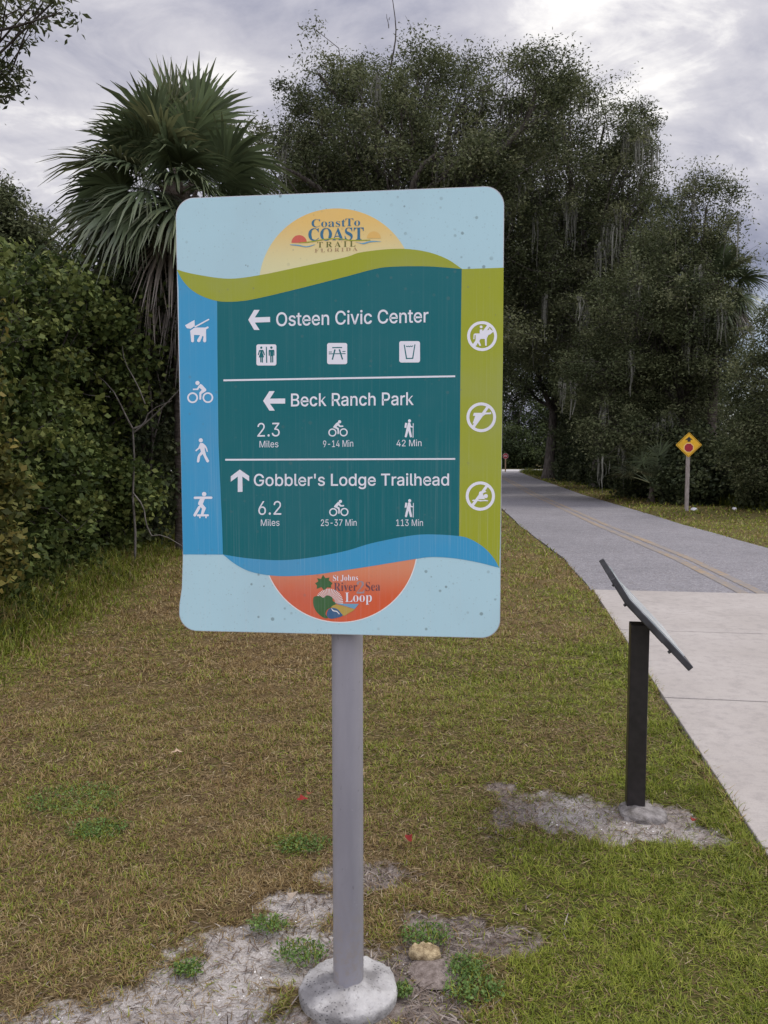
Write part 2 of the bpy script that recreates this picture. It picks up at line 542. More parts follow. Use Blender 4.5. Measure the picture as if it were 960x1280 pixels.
def bare_f(x, y):
    x, y = np.asarray(x, float), np.asarray(y, float)
    r = np.zeros_like(x)
    for cx, cy, rx, ry, s in BARE:
        r = np.maximum(r, s * np.exp(-(((x - cx) / rx) ** 2 + ((y - cy) / ry) ** 2)))
    return ss(0.42, 1.35, r * 1.12 + 1.9 * (fbm(x, y, 0.24, 3, 4) - 0.5) + 0.9 * (fbm(x, y, 0.05, 8, 3) - 0.5))


def green_f(x, y):
    x, y = np.asarray(x, float), np.asarray(y, float)
    u, v = path_uv(x, y)
    g = 0.15 + 0.30 * ss(-0.7, 0.7, x - 0.02 * (y - 3)) + 0.50 * ss(0.25, 0.6, x + 0.25 * (fbm(x, y, 0.3, 5) - 0.5)) * ss(3.45, 2.95, y) * ss(-0.5, 0.3, x)
    g = g + 0.25 * ss(-1.0, -0.1, u) * (v < 0) + 0.10 * ss(12, 18, y)
    g = g + 0.45 * ss(-2.3, -3.0, x)
    g = np.where(x > trail_c(y), 0.62, g)
    for cx, cy, rx, ry in ((-1.52, 3.62, 0.26, 0.16), (-1.24, 3.34, 0.13, 0.13), (-0.40, 3.25, 0.13, 0.1), (-0.1, 3.02, 0.1, 0.06)):
        g = g + 0.45 * np.exp(-(((x - cx) / rx) ** 2 + ((y - cy) / ry) ** 2))
    return np.clip(g + 0.75 * (fbm(x, y, 0.7, 11, 4) - 0.5) + 0.35 * (fbm(x, y, 2.4, 21, 2) - 0.5), 0, 1)


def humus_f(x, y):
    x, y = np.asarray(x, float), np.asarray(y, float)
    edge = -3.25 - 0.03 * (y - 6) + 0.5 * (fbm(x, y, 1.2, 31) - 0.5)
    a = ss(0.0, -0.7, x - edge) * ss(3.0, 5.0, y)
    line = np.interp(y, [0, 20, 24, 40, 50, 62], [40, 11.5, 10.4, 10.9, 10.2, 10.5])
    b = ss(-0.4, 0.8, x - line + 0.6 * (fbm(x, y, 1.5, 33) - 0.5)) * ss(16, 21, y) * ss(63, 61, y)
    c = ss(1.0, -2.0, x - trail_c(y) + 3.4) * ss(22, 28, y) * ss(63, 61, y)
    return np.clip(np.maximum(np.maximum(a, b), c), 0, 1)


def ground_z(x, y):
    x, y = np.asarray(x, float), np.asarray(y, float)
    z = 0.036 * (fbm(x, y, 0.6, 41, 4) - 0.5) + 0.02 * (fbm(x, y, 0.13, 43, 2) - 0.5) * (np.abs(x) < 8) - 0.02 * bare_f(x, y)
    near = np.hypot(x + 0.108, y - 2.31)
    z = z * ss(0.05, 0.3, near)
    u, v = path_uv(x, y)
    inside = on_paved(x, y, 0.0)
    z = np.where(inside, -0.06, np.where(on_paved(x, y, 0.12), np.minimum(z, 0.0), z))
    return z


def axis(a, b, step, far, grow=1.13):
    mid = list(np.arange(a, b, step))
    lo, s, p = [], step, a
    while p > -far:
        s *= grow
        p -= s
        lo.append(p)
    hi, s, p = [], step, mid[-1]
    while p < far:
        s *= grow
        p += s
        hi.append(p)
    return np.array(lo[::-1] + mid + hi)


def build_ground():
    xs, ys = axis(-3.4, 3.6, 0.035, 900), axis(1.3, 7.0, 0.035, 900, 1.08)
    X, Y = np.meshgrid(xs, ys)
    x, y = X.ravel(), Y.ravel()
    z = ground_z(x, y)
    nx, ny = len(xs), len(ys)
    i = np.arange(nx * ny).reshape(ny, nx)
    F = np.stack([i[:-1, :-1], i[:-1, 1:], i[1:, 1:], i[1:, :-1]], -1).reshape(-1, 4)
    me = mesh_np('ground', np.stack([x, y, z], 1), F, attrs={'bare': bare_f(x, y), 'green': green_f(x, y), 'humus': humus_f(x, y)}, smooth=True)
    tag(link('ground', me, mat_ground()), kind='structure')


build_ground()


def build_paving():
    # concrete path: slabs about 2 m long with tooled gaps, one structure
    mb = MB()
    v0 = 0.0
    joints = [0.0, -2.13, -4.17, -6.2, -8.25, -10.3, -12.0]
    for a, b in zip(joints[:-1], joints[1:]):
        for u0, u1 in ((0.0, 3.7),):
            g = 0.010
            cs = []
            for (u, v) in ((u0, b + g), (u1, b + g), (u1, a - g), (u0, a - g)):
                cs.append(PCOR + PNRM * u + PDIR * v)
            n = len(mb.v)
            vs = [(c.x, c.y, -0.10) for c in cs] + [(c.x, c.y, 0.022) for c in cs]
            mb.add(vs, [(3, 2, 1, 0), (4, 5, 6, 7), (0, 1, 5, 4), (1, 2, 6, 5), (2, 3, 7, 6), (3, 0, 4, 7)])
    tag(mb.build('concrete_path', mat_concrete(), bevel=0.006), kind='structure')
    # the asphalt trail
    ys = np.concatenate([np.arange(0, 30, 0.35), np.arange(30, 63.2, 1.0)])
    L, R = [], []
    for k, y in enumerate(ys):
        t = y / 62.0
        yy = 9.31 + (62.9 - 9.31) * (y / ys[-1])
        c = float(trail_c(yy))
        j1 = 0.03 * (float(vnoise(yy, 0, 0.5, 4)) - 0.5) + 0.02 * (float(vnoise(yy, 3, 2.0, 6)) - 0.5)
        j2 = 0.05 * (float(vnoise(yy, 9, 0.5, 5)) - 0.5) + 0.08 * (float(vnoise(yy, 5, 2.0, 7)) - 0.5)
        k0 = max(0.0, 1 - (yy - 9.31) / 6)
        L.append((c - TRW + j1, yy + 0.012, 0.012))
        R.append((c + TRW + j2, yy - 0.62 * k0 + 0.012, 0.012))
    L[0] = (2.44, 9.325, 0.012)
    n = len(L)
    V = L + R + [(p[0], p[1], -0.09) for p in L] + [(p[0], p[1], -0.09) for p in R]
    F = []
    for k in range(n - 1):
        F += [(k, n + k, n + k + 1, k + 1), (2 * n + k, k, k + 1, 2 * n + k + 1), (n + k, 3 * n + k, 3 * n + k + 1, n + k + 1)]
    F.append((2 * n, 3 * n, n, 0))
    mb = MB()
    mb.add(V, F)
    tag(mb.build('trail', mat_asphalt()), kind='structure')
    # the double yellow line, as thin sheets on it
    mb = MB()
    for off in (-0.105, 0.105):
        ys2 = np.arange(8.98, 60, 0.4)
        vs = []
        for yy in ys2:
            c = float(trail_c(yy)) + off - 0.02
            vs += [(c - 0.062, yy, 0.0165), (c + 0.062, yy, 0.0165)]
        mb.add(vs, [(2 * k, 2 * k + 1, 2 * k + 3, 2 * k + 2) for k in range(len(ys2) - 1)])
    tag(mb.build('trail_marking', mat_paint()), kind='structure')
    # the cross road at the far end
    mb = MB()
    mb.add([(-120, 63.0, 0.016), (120, 63.0, 0.016), (120, 69.5, 0.016), (-120, 69.5, 0.016), (-120, 63.0, -0.1), (120, 63.0, -0.1), (120, 69.5, -0.1), (-120, 69.5, -0.1)],
           [(0, 1, 2, 3), (4, 5, 1, 0), (6, 7, 3, 2)])
    tag(mb.build('road', m_noisy('pale_road', (0.36, 0.35, 0.34), (0.46, 0.45, 0.44), 1.5, 0.9, 0.2, 0.2, 0.01)), kind='structure')


build_paving()

# ---- outlines of the lettering on the signs (thousandths of an em)
GLYPHS = {
  'Osteen Civic Center': '267,-7 205,1 150,25 105,63 70,115 48,179 40,254 48,329 70,393 105,445 150,484 205,508 267,516 329,508 384,484 429,445 464,393 486,329 493,254 486,179 464,115 429,63 384,25 329,1|267,53 310,59 349,76 383,105 408,144 425,194 430,254 425,314 408,365 383,404 349,433 310,450 267,456 223,450 184,433 151,404 125,364 109,314 103,254 109,194 125,144 151,105 184,76 223,59|715,-8 678,-5 645,3 618,18 595,38 579,63 569,94 627,107 638,79 657,60 683,49 715,45 750,50 778,62 795,81 801,103 798,121 787,136 770,147 682,170 637,186 605,208 586,237 580,274 585,305 598,332 620,354 648,370 682,381 720,384 757,381 787,372 812,358 832,339 847,316 857,290 801,277 792,298 776,316 753,328 721,333 690,329 664,317 647,299 642,277 646,258 657,243 677,232 763,209 808,194 840,171 858,142 864,107 860,75 846,47 823,24 793,6 757,-5|1102,379 1102,327 905,327 905,379|963,471 1024,471 1024,98 1027,76 1034,61 1048,53 1100,54 1111,2 1023,2 990,21 970,52 963,93|1338,-8 1286,-2 1243,16 1207,46 1181,85 1165,132 1160,187 1165,242 1181,290 1206,329 1241,359 1283,378 1331,384 1362,382 1391,374 1420,361 1445,341 1466,315 1483,282 1493,242 1497,169 1200,169 1200,221 1464,221 1435,202 1432,237 1423,269 1409,294 1388,314 1362,326 1331,330 1299,326 1272,313 1250,294 1235,270 1225,241 1222,211 1225,139 1236,106 1253,80 1277,61 1305,50 1338,46 1360,48 1379,53 1396,61 1411,73 1423,88 1431,105 1491,91 1479,63 1461,39 1437,19 1408,4 1375,-5|1742,-8 1690,-2 1646,16 1611,46 1585,85 1569,132 1564,187 1569,242 1585,290 1610,329 1645,359 1686,378 1735,384 1765,382 1795,374 1823,361 1849,341 1870,315 1887,282 1897,242 1901,169 1604,169 1604,221 1868,221 1839,202 1836,237 1827,269 1812,294 1792,314 1766,326 1735,330 1703,326 1676,313 1654,294 1638,270 1629,241 1625,211 1625,178 1629,139 1640,106 1657,80 1681,61 1709,50 1742,46 1764,48 1783,53 1800,61 1815,73 1827,88 1835,105 1895,91 1883,63 1865,39 1841,19 1812,4 1779,-5|2047,227 2047,0 1986,0 1986,379 2045,379 2045,287 2036,287 2057,332 2086,362 2120,379 2161,384 2197,380 2228,369 2254,349 2274,321 2286,285 2291,240 2291,0 2229,0 2229,235 2224,275 2206,304 2179,323 2143,329 2117,326 2094,317 2075,303 2060,283 2050,257|2798,-7 2736,1 2681,25 2635,63 2601,115 2579,179 2571,254 2579,329 2601,393 2635,445 2681,484 2736,508 2798,516 2836,513 2871,504 2904,490 2933,471 2958,447 2979,418 2994,385 3004,348 2939,348 2932,373 2920,395 2906,413 2888,428 2868,440 2846,449 2823,454 2798,456 2754,450 2714,432 2681,403 2656,364 2640,314 2634,254 2640,194 2656,145 2682,105 2715,76 2754,59 2798,53 2823,55 2846,60 2868,69 2888,81 2906,96 2920,114 2932,136 2939,160 3004,160 2994,124 2979,91 2958,62 2933,38 2904,19 2871,5 2836,-4|3094,0 3094,379 3155,379 3155,0|3125,443 3108,446 3095,455 3085,468 3082,483 3085,499 3095,512 3108,521 3125,524 3141,521 3155,512 3164,499 3167,483 3164,468 3155,455 3141,446|3370,0 3225,379 3292,379 3413,21 3392,21 3512,379 3579,379 3434,0|3649,0 3649,379 3710,379 3710,0|3680,443 3664,446 3651,455 3641,468 3638,483 3641,499 3651,512 3664,521 3680,524 3697,521 3711,512 3720,499 3723,483 3720,468 3711,455 3697,446|3971,-8 3922,-2 3880,16 3846,46 3819,85 3803,133 3798,187 3803,243 3819,291 3846,330 3880,360 3922,378 3971,384 3998,383 4023,377 4047,368 4068,356 4087,341 4103,322 4116,301 4125,277 4066,262 4054,289 3989,329 3971,330 3936,325 3909,310 3887,287 3872,258 3863,224 3860,187 3863,151 3872,117 3887,89 3909,66 3936,51 3971,46 4068,117 4126,102 4117,78 4105,56 4089,37 4070,21 4024,-1 3998,-6|4614,-7 4552,1 4497,25 4451,63 4417,115 4395,179 4387,254 4395,329 4417,393 4451,445 4497,484 4552,508 4614,516 4652,513 4687,504 4720,490 4749,471 4774,447 4795,418 4810,385 4820,348 4755,348 4748,373 4736,395 4722,413 4704,428 4684,440 4662,449 4639,454 4614,456 4570,450 4530,432 4497,403 4472,364 4456,314 4450,254 4456,194 4472,145 4498,105 4531,76 4570,59 4614,53 4639,55 4662,60 4684,69 4704,81 4722,96 4736,114 4748,136 4755,160 4820,160 4810,124 4795,91 4774,62 4749,38 4720,19 4687,5 4652,-4|5069,-8 5018,-2 4974,16 4939,46 4913,85 4896,132 4891,187 4896,242 4912,290 4938,329 4972,359 5014,378 5062,384 5093,382 5123,374 5151,361 5176,341 5198,315 5214,282 5225,242 5228,169 4932,169 4932,221 5195,221 5167,202 5164,237 5155,269 5140,294 5119,314 5094,326 5062,330 5030,326 5003,313 4982,294 4966,270 4956,241 4953,211 4953,178 4957,139 4967,106 4985,80 5008,61 5036,50 5069,46 5091,48 5111,53 5128,61 5142,73 5154,88 5163,105 5222,91 5210,63 5192,39 5168,19 5139,4 5106,-5|5375,227 5375,0 5313,0 5313,379 5372,379 5373,287 5363,287 5384,332 5413,362 5448,379 5488,384 5524,380 5556,369 5582,349 5601,321 5614,285 5618,240 5618,0 5557,0 5557,235 5551,275 5534,304 5507,323 5471,329 5445,326 5422,317 5402,303 5387,283 5378,257|5874,379 5874,327 5677,327 5677,379|5735,471 5797,471 5797,98 5799,76 5807,61 5820,53 5872,54 5884,2 5795,2 5763,21 5742,52 5735,93|6110,-8 6059,-2 6015,16 5980,46 5954,85 5937,132 5932,187 5937,242 5953,290 5979,329 6013,359 6055,378 6103,384 6134,382 6164,374 6192,361 6217,341 6239,315 6255,282 6266,242 6269,169 5973,169 5973,221 6236,221 6208,202 6205,237 6196,269 6181,294 6160,314 6135,326 6103,330 6071,326 6044,313 6023,294 6007,270 5997,241 5994,211 5997,139 6008,106 6026,80 6049,61 6077,50 6110,46 6132,48 6152,53 6169,61 6183,73 6195,88 6203,105 6263,91 6251,63 6233,39 6209,19 6180,4 6147,-5|6354,0 6354,379 6413,379 6413,321 6417,321 6432,347 6454,367 6483,380 6545,384 6545,322 6509,326 6483,323 6461,315 6442,301 6428,284 6419,262 6416,237 6416,0',
  'Beck Ranch Park': '60,0 60,509 241,509 289,504 329,491 359,469 381,442 394,410 398,374 395,344 387,320 373,301 356,286 336,275 315,267 315,262 339,257 363,245 385,227 402,203 414,173 418,136 413,100 400,67 377,39 344,18 301,4 247,0|125,57 245,57 296,63 330,80 349,105 355,137 352,161 342,184 327,203 306,218 279,228 248,231 125,231|125,285 238,285 265,288 288,296 308,309 323,326 333,348 336,372 330,403 313,429 283,446 240,452 125,452|668,-8 617,-2 573,16 538,46 512,85 496,132 490,187 496,242 511,290 537,329 571,359 613,378 661,384 692,382 722,374 750,361 775,341 797,315 813,282 824,242 827,169 531,169 531,221 794,221 766,202 763,237 754,269 739,294 719,314 693,326 661,330 629,326 602,313 581,294 565,270 555,241 552,211 552,178 556,139 567,106 584,80 607,61 636,50 668,46 690,48 710,53 727,61 742,73 762,105 821,91 809,63 791,39 767,19 739,4 705,-5|1067,-8 1019,-2 977,16 942,46 916,85 900,133 894,187 900,243 916,291 942,330 977,360 1019,378 1067,384 1094,383 1120,377 1144,368 1165,356 1184,341 1200,322 1213,301 1222,277 1163,262 1158,276 1086,329 1067,330 1033,325 1005,310 984,287 968,258 959,224 956,187 959,151 968,117 984,89 1005,66 1033,51 1067,46 1164,117 1223,102 1214,78 1201,56 1185,37 1166,21 1145,9 1121,-1 1095,-6|1366,137 1366,212 1376,212 1540,379 1616,379 1440,199 1433,199|1308,0 1308,509 1369,509 1369,0|1550,0 1404,186 1447,229 1628,0|1884,0 1884,509 2060,509 2114,504 2157,489 2191,465 2215,433 2229,395 2234,352 2229,309 2215,271 2191,240 2157,217 2114,203 2060,198 1920,198 1920,255 2058,255 2094,258 2122,267 2143,281 2158,300 2166,324 2169,352 2166,380 2158,405 2143,425 2122,440 2093,449 2057,452 1949,452 1949,0|2177,0 2054,229 2127,229 2252,0|2433,-9 2399,-5 2368,5 2341,22 2321,45 2308,73 2304,108 2307,138 2316,161 2331,179 2351,193 2398,211 2525,230 2538,235 2546,243 2546,279 2540,297 2529,311 2513,322 2493,329 2469,331 2444,329 2422,322 2405,313 2380,288 2373,274 2314,291 2330,322 2352,346 2377,364 2406,375 2436,382 2536,372 2559,360 2579,343 2595,320 2606,290 2610,251 2610,0 2550,0 2550,52 2546,52 2509,12 2488,1 2463,-6|2443,45 2475,49 2501,59 2522,74 2537,93 2546,115 2549,138 2549,190 2407,159 2390,150 2377,139 2368,124 2365,105 2367,87 2375,72 2387,61 2403,52 2422,47|2776,227 2776,0 2715,0 2715,379 2774,379 2774,287 2765,287 2786,332 2814,362 2849,379 2890,384 2926,380 2957,369 2983,349 3003,321 3015,285 3019,240 3019,0 2958,0 2958,235 2953,275 2935,304 2908,323 2872,329 2846,326 2823,317 2804,303 2789,283 2779,257|3279,-8 3231,-2 3189,16 3154,46 3128,85 3112,133 3106,187 3112,243 3128,291 3154,330 3189,360 3231,378 3279,384 3306,383 3332,377 3356,368 3377,356 3396,341 3412,322 3425,301 3434,277 3375,262 3370,276 3298,329 3279,330 3245,325 3217,310 3196,287 3180,258 3171,224 3168,187 3171,151 3180,117 3196,89 3217,66 3245,51 3279,46 3376,117 3435,102 3426,78 3413,56 3397,37 3378,21 3357,9 3333,-1 3307,-6|3581,227 3581,0 3520,0 3520,509 3581,509 3581,287 3570,287 3591,332 3620,362 3655,379 3695,384 3731,380 3763,369 3789,349 3808,321 3821,285 3825,240 3825,0 3764,0 3764,235 3758,275 3741,304 3713,323 3678,329 3652,326 3629,317 3609,303 3594,283 3585,257|4126,0 4126,509 4301,509 4354,503 4398,487 4431,462 4455,430 4469,391 4474,348 4469,304 4455,265 4431,233 4398,207 4354,191 4301,186 4175,186 4175,242 4298,242 4334,246 4363,256 4384,272 4399,294 4407,319 4410,348 4407,376 4399,402 4384,423 4362,439 4334,449 4298,452 4190,452 4190,0|4670,-9 4636,-5 4604,5 4578,22 4558,45 4545,73 4540,108 4544,138 4553,161 4568,179 4588,193 4635,211 4762,230 4775,235 4783,243 4783,279 4777,297 4766,311 4750,322 4730,329 4706,331 4681,329 4659,322 4642,313 4617,288 4610,274 4551,291 4567,322 4589,346 4614,364 4643,375 4673,382 4773,372 4796,360 4816,343 4832,320 4843,290 4847,251 4847,0 4787,0 4787,52 4783,52 4746,12 4725,1 4700,-6|4680,45 4712,49 4738,59 4759,74 4773,93 4783,115 4786,138 4786,190 4644,159 4627,150 4614,139 4605,124 4602,105 4604,87 4612,72 4624,61 4640,52 4659,47|4952,0 4952,379 5011,379 5011,321 5015,321 5029,347 5052,367 5080,380 5143,384 5143,322 5106,326 5081,323 5058,315 5039,301 5025,284 5016,262 5013,237 5013,0|5268,137 5268,212 5279,212 5443,379 5519,379 5342,199 5336,199|5211,0 5211,509 5272,509 5272,0|5452,0 5306,186 5350,229 5531,0',
  "Gobbler's Lodge Trailhead": '269,-7 205,1 149,25 104,64 69,116 47,179 40,254 47,329 69,393 103,445 149,484 203,508 265,516 304,513 340,504 374,489 403,469 429,445 449,416 465,384 474,349 408,349 399,372 387,393 373,411 356,427 337,439 315,448 291,454 265,456 222,450 183,432 150,404 125,364 109,314 103,254 109,194 125,145 151,105 184,76 224,59 269,53 309,57 345,71 374,93 396,123 410,160 415,202 434,199 283,199 283,256 478,256 478,200 471,141 451,91 419,50 377,19 326,0|728,-8 679,-2 637,16 602,46 576,85 560,133 554,187 560,243 576,291 602,330 637,360 679,378 728,384 777,378 819,360 854,330 880,291 896,243 901,187 896,133 880,85 854,46 819,16 777,-2|728,46 762,51 791,66 812,89 827,117 837,151 840,187 837,224 827,258 812,287 791,310 762,325 728,330 693,325 665,310 644,287 629,258 620,224 617,187 620,151 629,117 644,89 665,66 693,51|1165,-8 1133,-5 1108,4 1088,17 1073,31 1054,59 1047,59 1047,0 988,0 988,509 1049,509 1049,319 1054,319 1087,360 1107,373 1132,381 1165,384 1209,378 1248,361 1281,332 1305,293 1321,245 1326,189 1321,133 1305,84 1281,45 1249,16 1210,-2|1156,47 1188,51 1215,66 1236,88 1251,117 1260,151 1264,189 1261,227 1251,261 1236,290 1215,311 1188,325 1156,330 1123,325 1097,312 1076,291 1060,263 1051,229 1048,189 1051,150 1061,115 1076,86 1097,65 1124,51|1589,-8 1558,-5 1532,4 1513,17 1478,59 1472,59 1472,0 1412,0 1412,509 1474,509 1474,319 1478,319 1497,346 1512,360 1531,373 1557,381 1589,384 1634,378 1673,361 1705,332 1730,293 1745,245 1750,189 1745,133 1730,84 1705,45 1673,16 1634,-2|1580,47 1612,51 1639,66 1660,88 1676,117 1685,151 1688,189 1685,227 1676,261 1661,290 1640,311 1613,325 1580,330 1548,325 1521,312 1500,291 1485,263 1476,229 1473,189 1476,150 1485,115 1500,86 1522,65 1548,51|1885,3 1858,20 1842,47 1837,84 1837,509 1898,509 1898,99 1900,77 1904,62 1914,54 1954,54 1965,3|2185,-8 2134,-2 2090,16 2055,46 2029,85 2013,132 2008,187 2013,242 2029,290 2054,329 2088,359 2130,378 2179,384 2209,382 2239,374 2267,361 2293,341 2314,315 2330,282 2341,242 2344,169 2048,169 2048,221 2311,221 2283,202 2280,237 2271,269 2256,294 2236,314 2210,326 2179,330 2147,326 2120,313 2098,294 2082,270 2073,241 2069,211 2069,178 2073,139 2084,106 2101,80 2124,61 2153,50 2186,46 2207,48 2227,53 2244,61 2259,73 2279,105 2338,91 2327,63 2308,39 2285,19 2256,4 2223,-5|2430,0 2430,379 2489,379 2489,321 2493,321 2507,347 2530,367 2558,380 2621,384 2621,322 2584,326 2559,323 2536,315 2517,301 2503,284 2494,262 2491,237 2491,0|2714,318 2707,509 2772,509 2765,318|3025,-8 2987,-5 2955,3 2927,18 2904,38 2888,63 2878,94 2936,107 2948,79 2967,60 2992,49 3024,45 3059,50 3087,62 3105,81 3111,103 3107,121 3097,136 3079,147 3055,155 2992,170 2947,186 2915,208 2896,237 2889,274 2894,305 2908,332 2929,354 2958,370 2992,381 3030,384 3066,381 3096,372 3122,358 3142,339 3156,316 3167,290 3111,277 3101,298 3085,316 3062,328 3030,333 2999,329 2974,317 2957,299 2951,277 2955,258 2967,243 2986,232 3072,209 3117,194 3149,171 3168,142 3174,107 3169,75 3155,47 3132,24 3102,6 3066,-5|3455,0 3455,509 3520,509 3520,57 3757,57 3757,0|3996,-8 3947,-2 3905,16 3870,46 3844,85 3828,133 3822,187 3828,243 3844,291 3870,330 3905,360 3947,378 3996,384 4045,378 4087,360 4122,330 4148,291 4164,243 4169,187 4164,133 4148,85 4122,46 4087,16 4045,-2|3996,46 4030,51 4059,66 4080,89 4095,117 4105,151 4108,187 4105,224 4095,258 4080,287 4059,310 4030,325 3996,330 3961,325 3933,310 3912,287 3897,258 3888,224 3885,187 3888,151 3897,117 3912,89 3933,66 3961,51|4399,-8 4354,-2 4315,16 4283,45 4258,84 4243,133 4238,189 4243,245 4258,293 4283,332 4315,361 4354,378 4399,384 4431,381 4456,373 4476,360 4491,346 4510,319 4514,319 4514,509 4575,509 4575,0 4516,0 4516,59 4510,59 4475,17 4456,4 4431,-5|4408,47 4440,51 4467,65 4488,86 4503,115 4512,150 4515,189 4512,229 4503,263 4488,291 4467,312 4440,325 4408,330 4375,325 4348,311 4327,290 4312,261 4303,227 4300,189 4303,151 4312,117 4327,88 4349,66 4376,51|4835,-151 4795,-148 4762,-140 4733,-127 4710,-110 4692,-91 4678,-69 4729,-41 4749,-66 4764,-78 4782,-88 4806,-95 4835,-97 4877,-92 4910,-75 4932,-47 4939,-6 4939,68 4934,68 4900,28 4880,16 4855,8 4823,5 4779,10 4741,27 4708,53 4683,90 4667,136 4662,191 4667,246 4683,293 4708,332 4740,361 4779,378 4824,384 4856,382 4881,373 4901,360 4916,346 4935,319 4941,319 4941,379 5000,379 5000,-9 4995,-54 4978,-90 4952,-117 4918,-136 4879,-147|4833,59 4865,63 4891,75 4912,95 4928,121 4937,154 4940,193 4937,231 4928,264 4913,291 4892,312 4865,325 4833,330 4800,325 4773,312 4752,290 4736,262 4727,229 4724,193 4727,155 4737,123 4752,96 4773,76 4800,63|5265,-8 5214,-2 5170,16 5135,46 5109,85 5092,132 5087,187 5092,242 5108,290 5134,329 5168,359 5210,378 5258,384 5289,382 5319,374 5347,361 5372,341 5394,315 5410,282 5421,242 5424,169 5128,169 5128,221 5391,221 5363,202 5360,237 5351,269 5336,294 5315,314 5290,326 5258,330 5226,326 5199,313 5178,294 5162,270 5152,241 5149,211 5152,139 5163,106 5181,80 5204,61 5232,50 5265,46 5287,48 5307,53 5324,61 5338,73 5350,88 5358,105 5418,91 5406,63 5388,39 5364,19 5335,4 5302,-5|5676,452 5676,509 6061,509 6061,452 5901,452 5901,0 5837,0 5837,452|6146,0 6146,379 6205,379 6205,321 6209,321 6223,347 6246,367 6274,380 6337,384 6337,322 6300,326 6275,323 6252,315 6233,301 6219,284 6210,262 6207,237 6207,0|6512,-9 6478,-5 6447,5 6420,22 6400,45 6387,73 6383,108 6386,138 6396,161 6411,179 6430,193 6478,211 6605,230 6618,235 6625,243 6626,279 6619,297 6608,311 6592,322 6572,329 6548,331 6523,329 6484,313 6470,301 6452,274 6393,291 6409,322 6431,346 6457,364 6485,375 6516,382 6615,372 6638,360 6658,343 6675,320 6685,290 6689,251 6689,0 6629,0 6629,52 6625,52 6588,12 6568,1 6542,-6|6523,45 6554,49 6580,59 6601,74 6616,93 6625,115 6628,138 6628,190 6487,159 6469,150 6456,139 6447,124 6444,105 6447,87 6454,72 6466,61 6482,52 6501,47|6794,0 6794,379 6855,379 6855,0|6825,443 6809,446 6795,455 6786,468 6783,483 6786,499 6795,512 6809,521 6825,524 6842,521 6855,512 6865,499 6868,483 6865,468 6855,455 6842,446|7009,3 6982,20 6966,47 6961,84 6961,509 7022,509 7023,77 7028,62 7038,54 7078,54 7089,3|7211,227 7211,0 7150,0 7150,509 7211,509 7211,287 7200,287 7221,332 7249,362 7284,379 7325,384 7361,380 7392,369 7418,349 7438,321 7450,285 7454,240 7454,0 7393,0 7393,235 7388,275 7370,304 7343,323 7307,329 7281,326 7258,317 7239,303 7224,283 7214,257|7719,-8 7668,-2 7624,16 7589,46 7563,85 7547,132 7541,187 7547,242 7563,290 7588,329 7622,359 7664,378 7713,384 7743,382 7773,374 7801,361 7827,341 7848,315 7864,282 7875,242 7878,169 7582,169 7582,221 7845,221 7817,202 7814,237 7805,269 7790,294 7770,314 7744,326 7713,330 7681,326 7654,313 7632,294 7616,270 7607,241 7603,211 7603,178 7607,139 7618,106 7635,80 7658,61 7687,50 7720,46 7741,48 7761,53 7778,61 7793,73 7813,105 7872,91 7861,63 7842,39 7819,19 7790,4 7757,-5|8071,-9 8037,-5 8006,5 7979,22 7959,45 7946,73 7942,108 7945,138 7954,161 7969,179 7989,193 8011,203 8177,235 8184,243 8185,279 8178,297 8167,311 8151,322 8131,329 8107,331 8082,329 8060,322 8043,313 8018,288 8011,274 7952,291 7968,322 7990,346 8015,364 8044,375 8075,382 8174,372 8197,360 8217,343 8234,320 8244,290 8248,251 8248,0 8188,0 8188,52 8184,52 8147,12 8126,1 8101,-6|8082,45 8113,49 8139,59 8160,74 8175,93 8184,115 8187,138 8187,190 8046,159 8028,150 8015,139 8006,124 8003,105 8006,87 8013,72 8025,61 8041,52 8060,47|8496,-8 8451,-2 8412,16 8380,45 8355,84 8340,133 8335,189 8340,245 8355,293 8380,332 8412,361 8451,378 8496,384 8528,381 8553,373 8573,360 8588,346 8607,319 8611,319 8611,509 8672,509 8672,0 8613,0 8613,59 8607,59 8572,17 8553,4 8528,-5|8505,47 8537,51 8564,65 8585,86 8600,115 8609,150 8612,189 8609,229 8600,263 8585,291 8564,312 8537,325 8505,330 8472,325 8445,311 8424,290 8409,261 8400,227 8397,189 8400,151 8409,117 8424,88 8446,66 8473,51',
  '2.3': '64,0 64,47 299,305 311,327 318,348 320,371 317,397 308,419 293,436 273,449 250,457 224,460 196,457 172,447 153,433 139,413 130,390 127,362 66,362 71,405 86,442 111,473 143,496 182,511 225,516 268,511 306,497 337,474 361,445 376,411 381,372 378,345 371,318 357,290 336,259 153,60 153,57 389,57 389,0|548,-4 531,-1 516,9 506,24 503,41 506,59 516,73 531,83 548,87 566,83 581,73 591,59 594,41 591,24 581,9 566,-1|859,-7 814,-3 773,10 738,30 711,57 693,91 685,132 750,132 756,107 767,87 784,71 806,59 831,52 859,50 889,53 916,61 938,74 955,93 966,116 970,145 967,172 957,196 940,217 916,234 883,244 842,248 798,248 798,299 929,448 929,452 710,452 710,509 1013,509 1013,461 852,278 852,289 905,288 949,276 985,253 1012,222 1028,186 1034,145 1028,103 1011,66 985,36 949,12 907,-2',
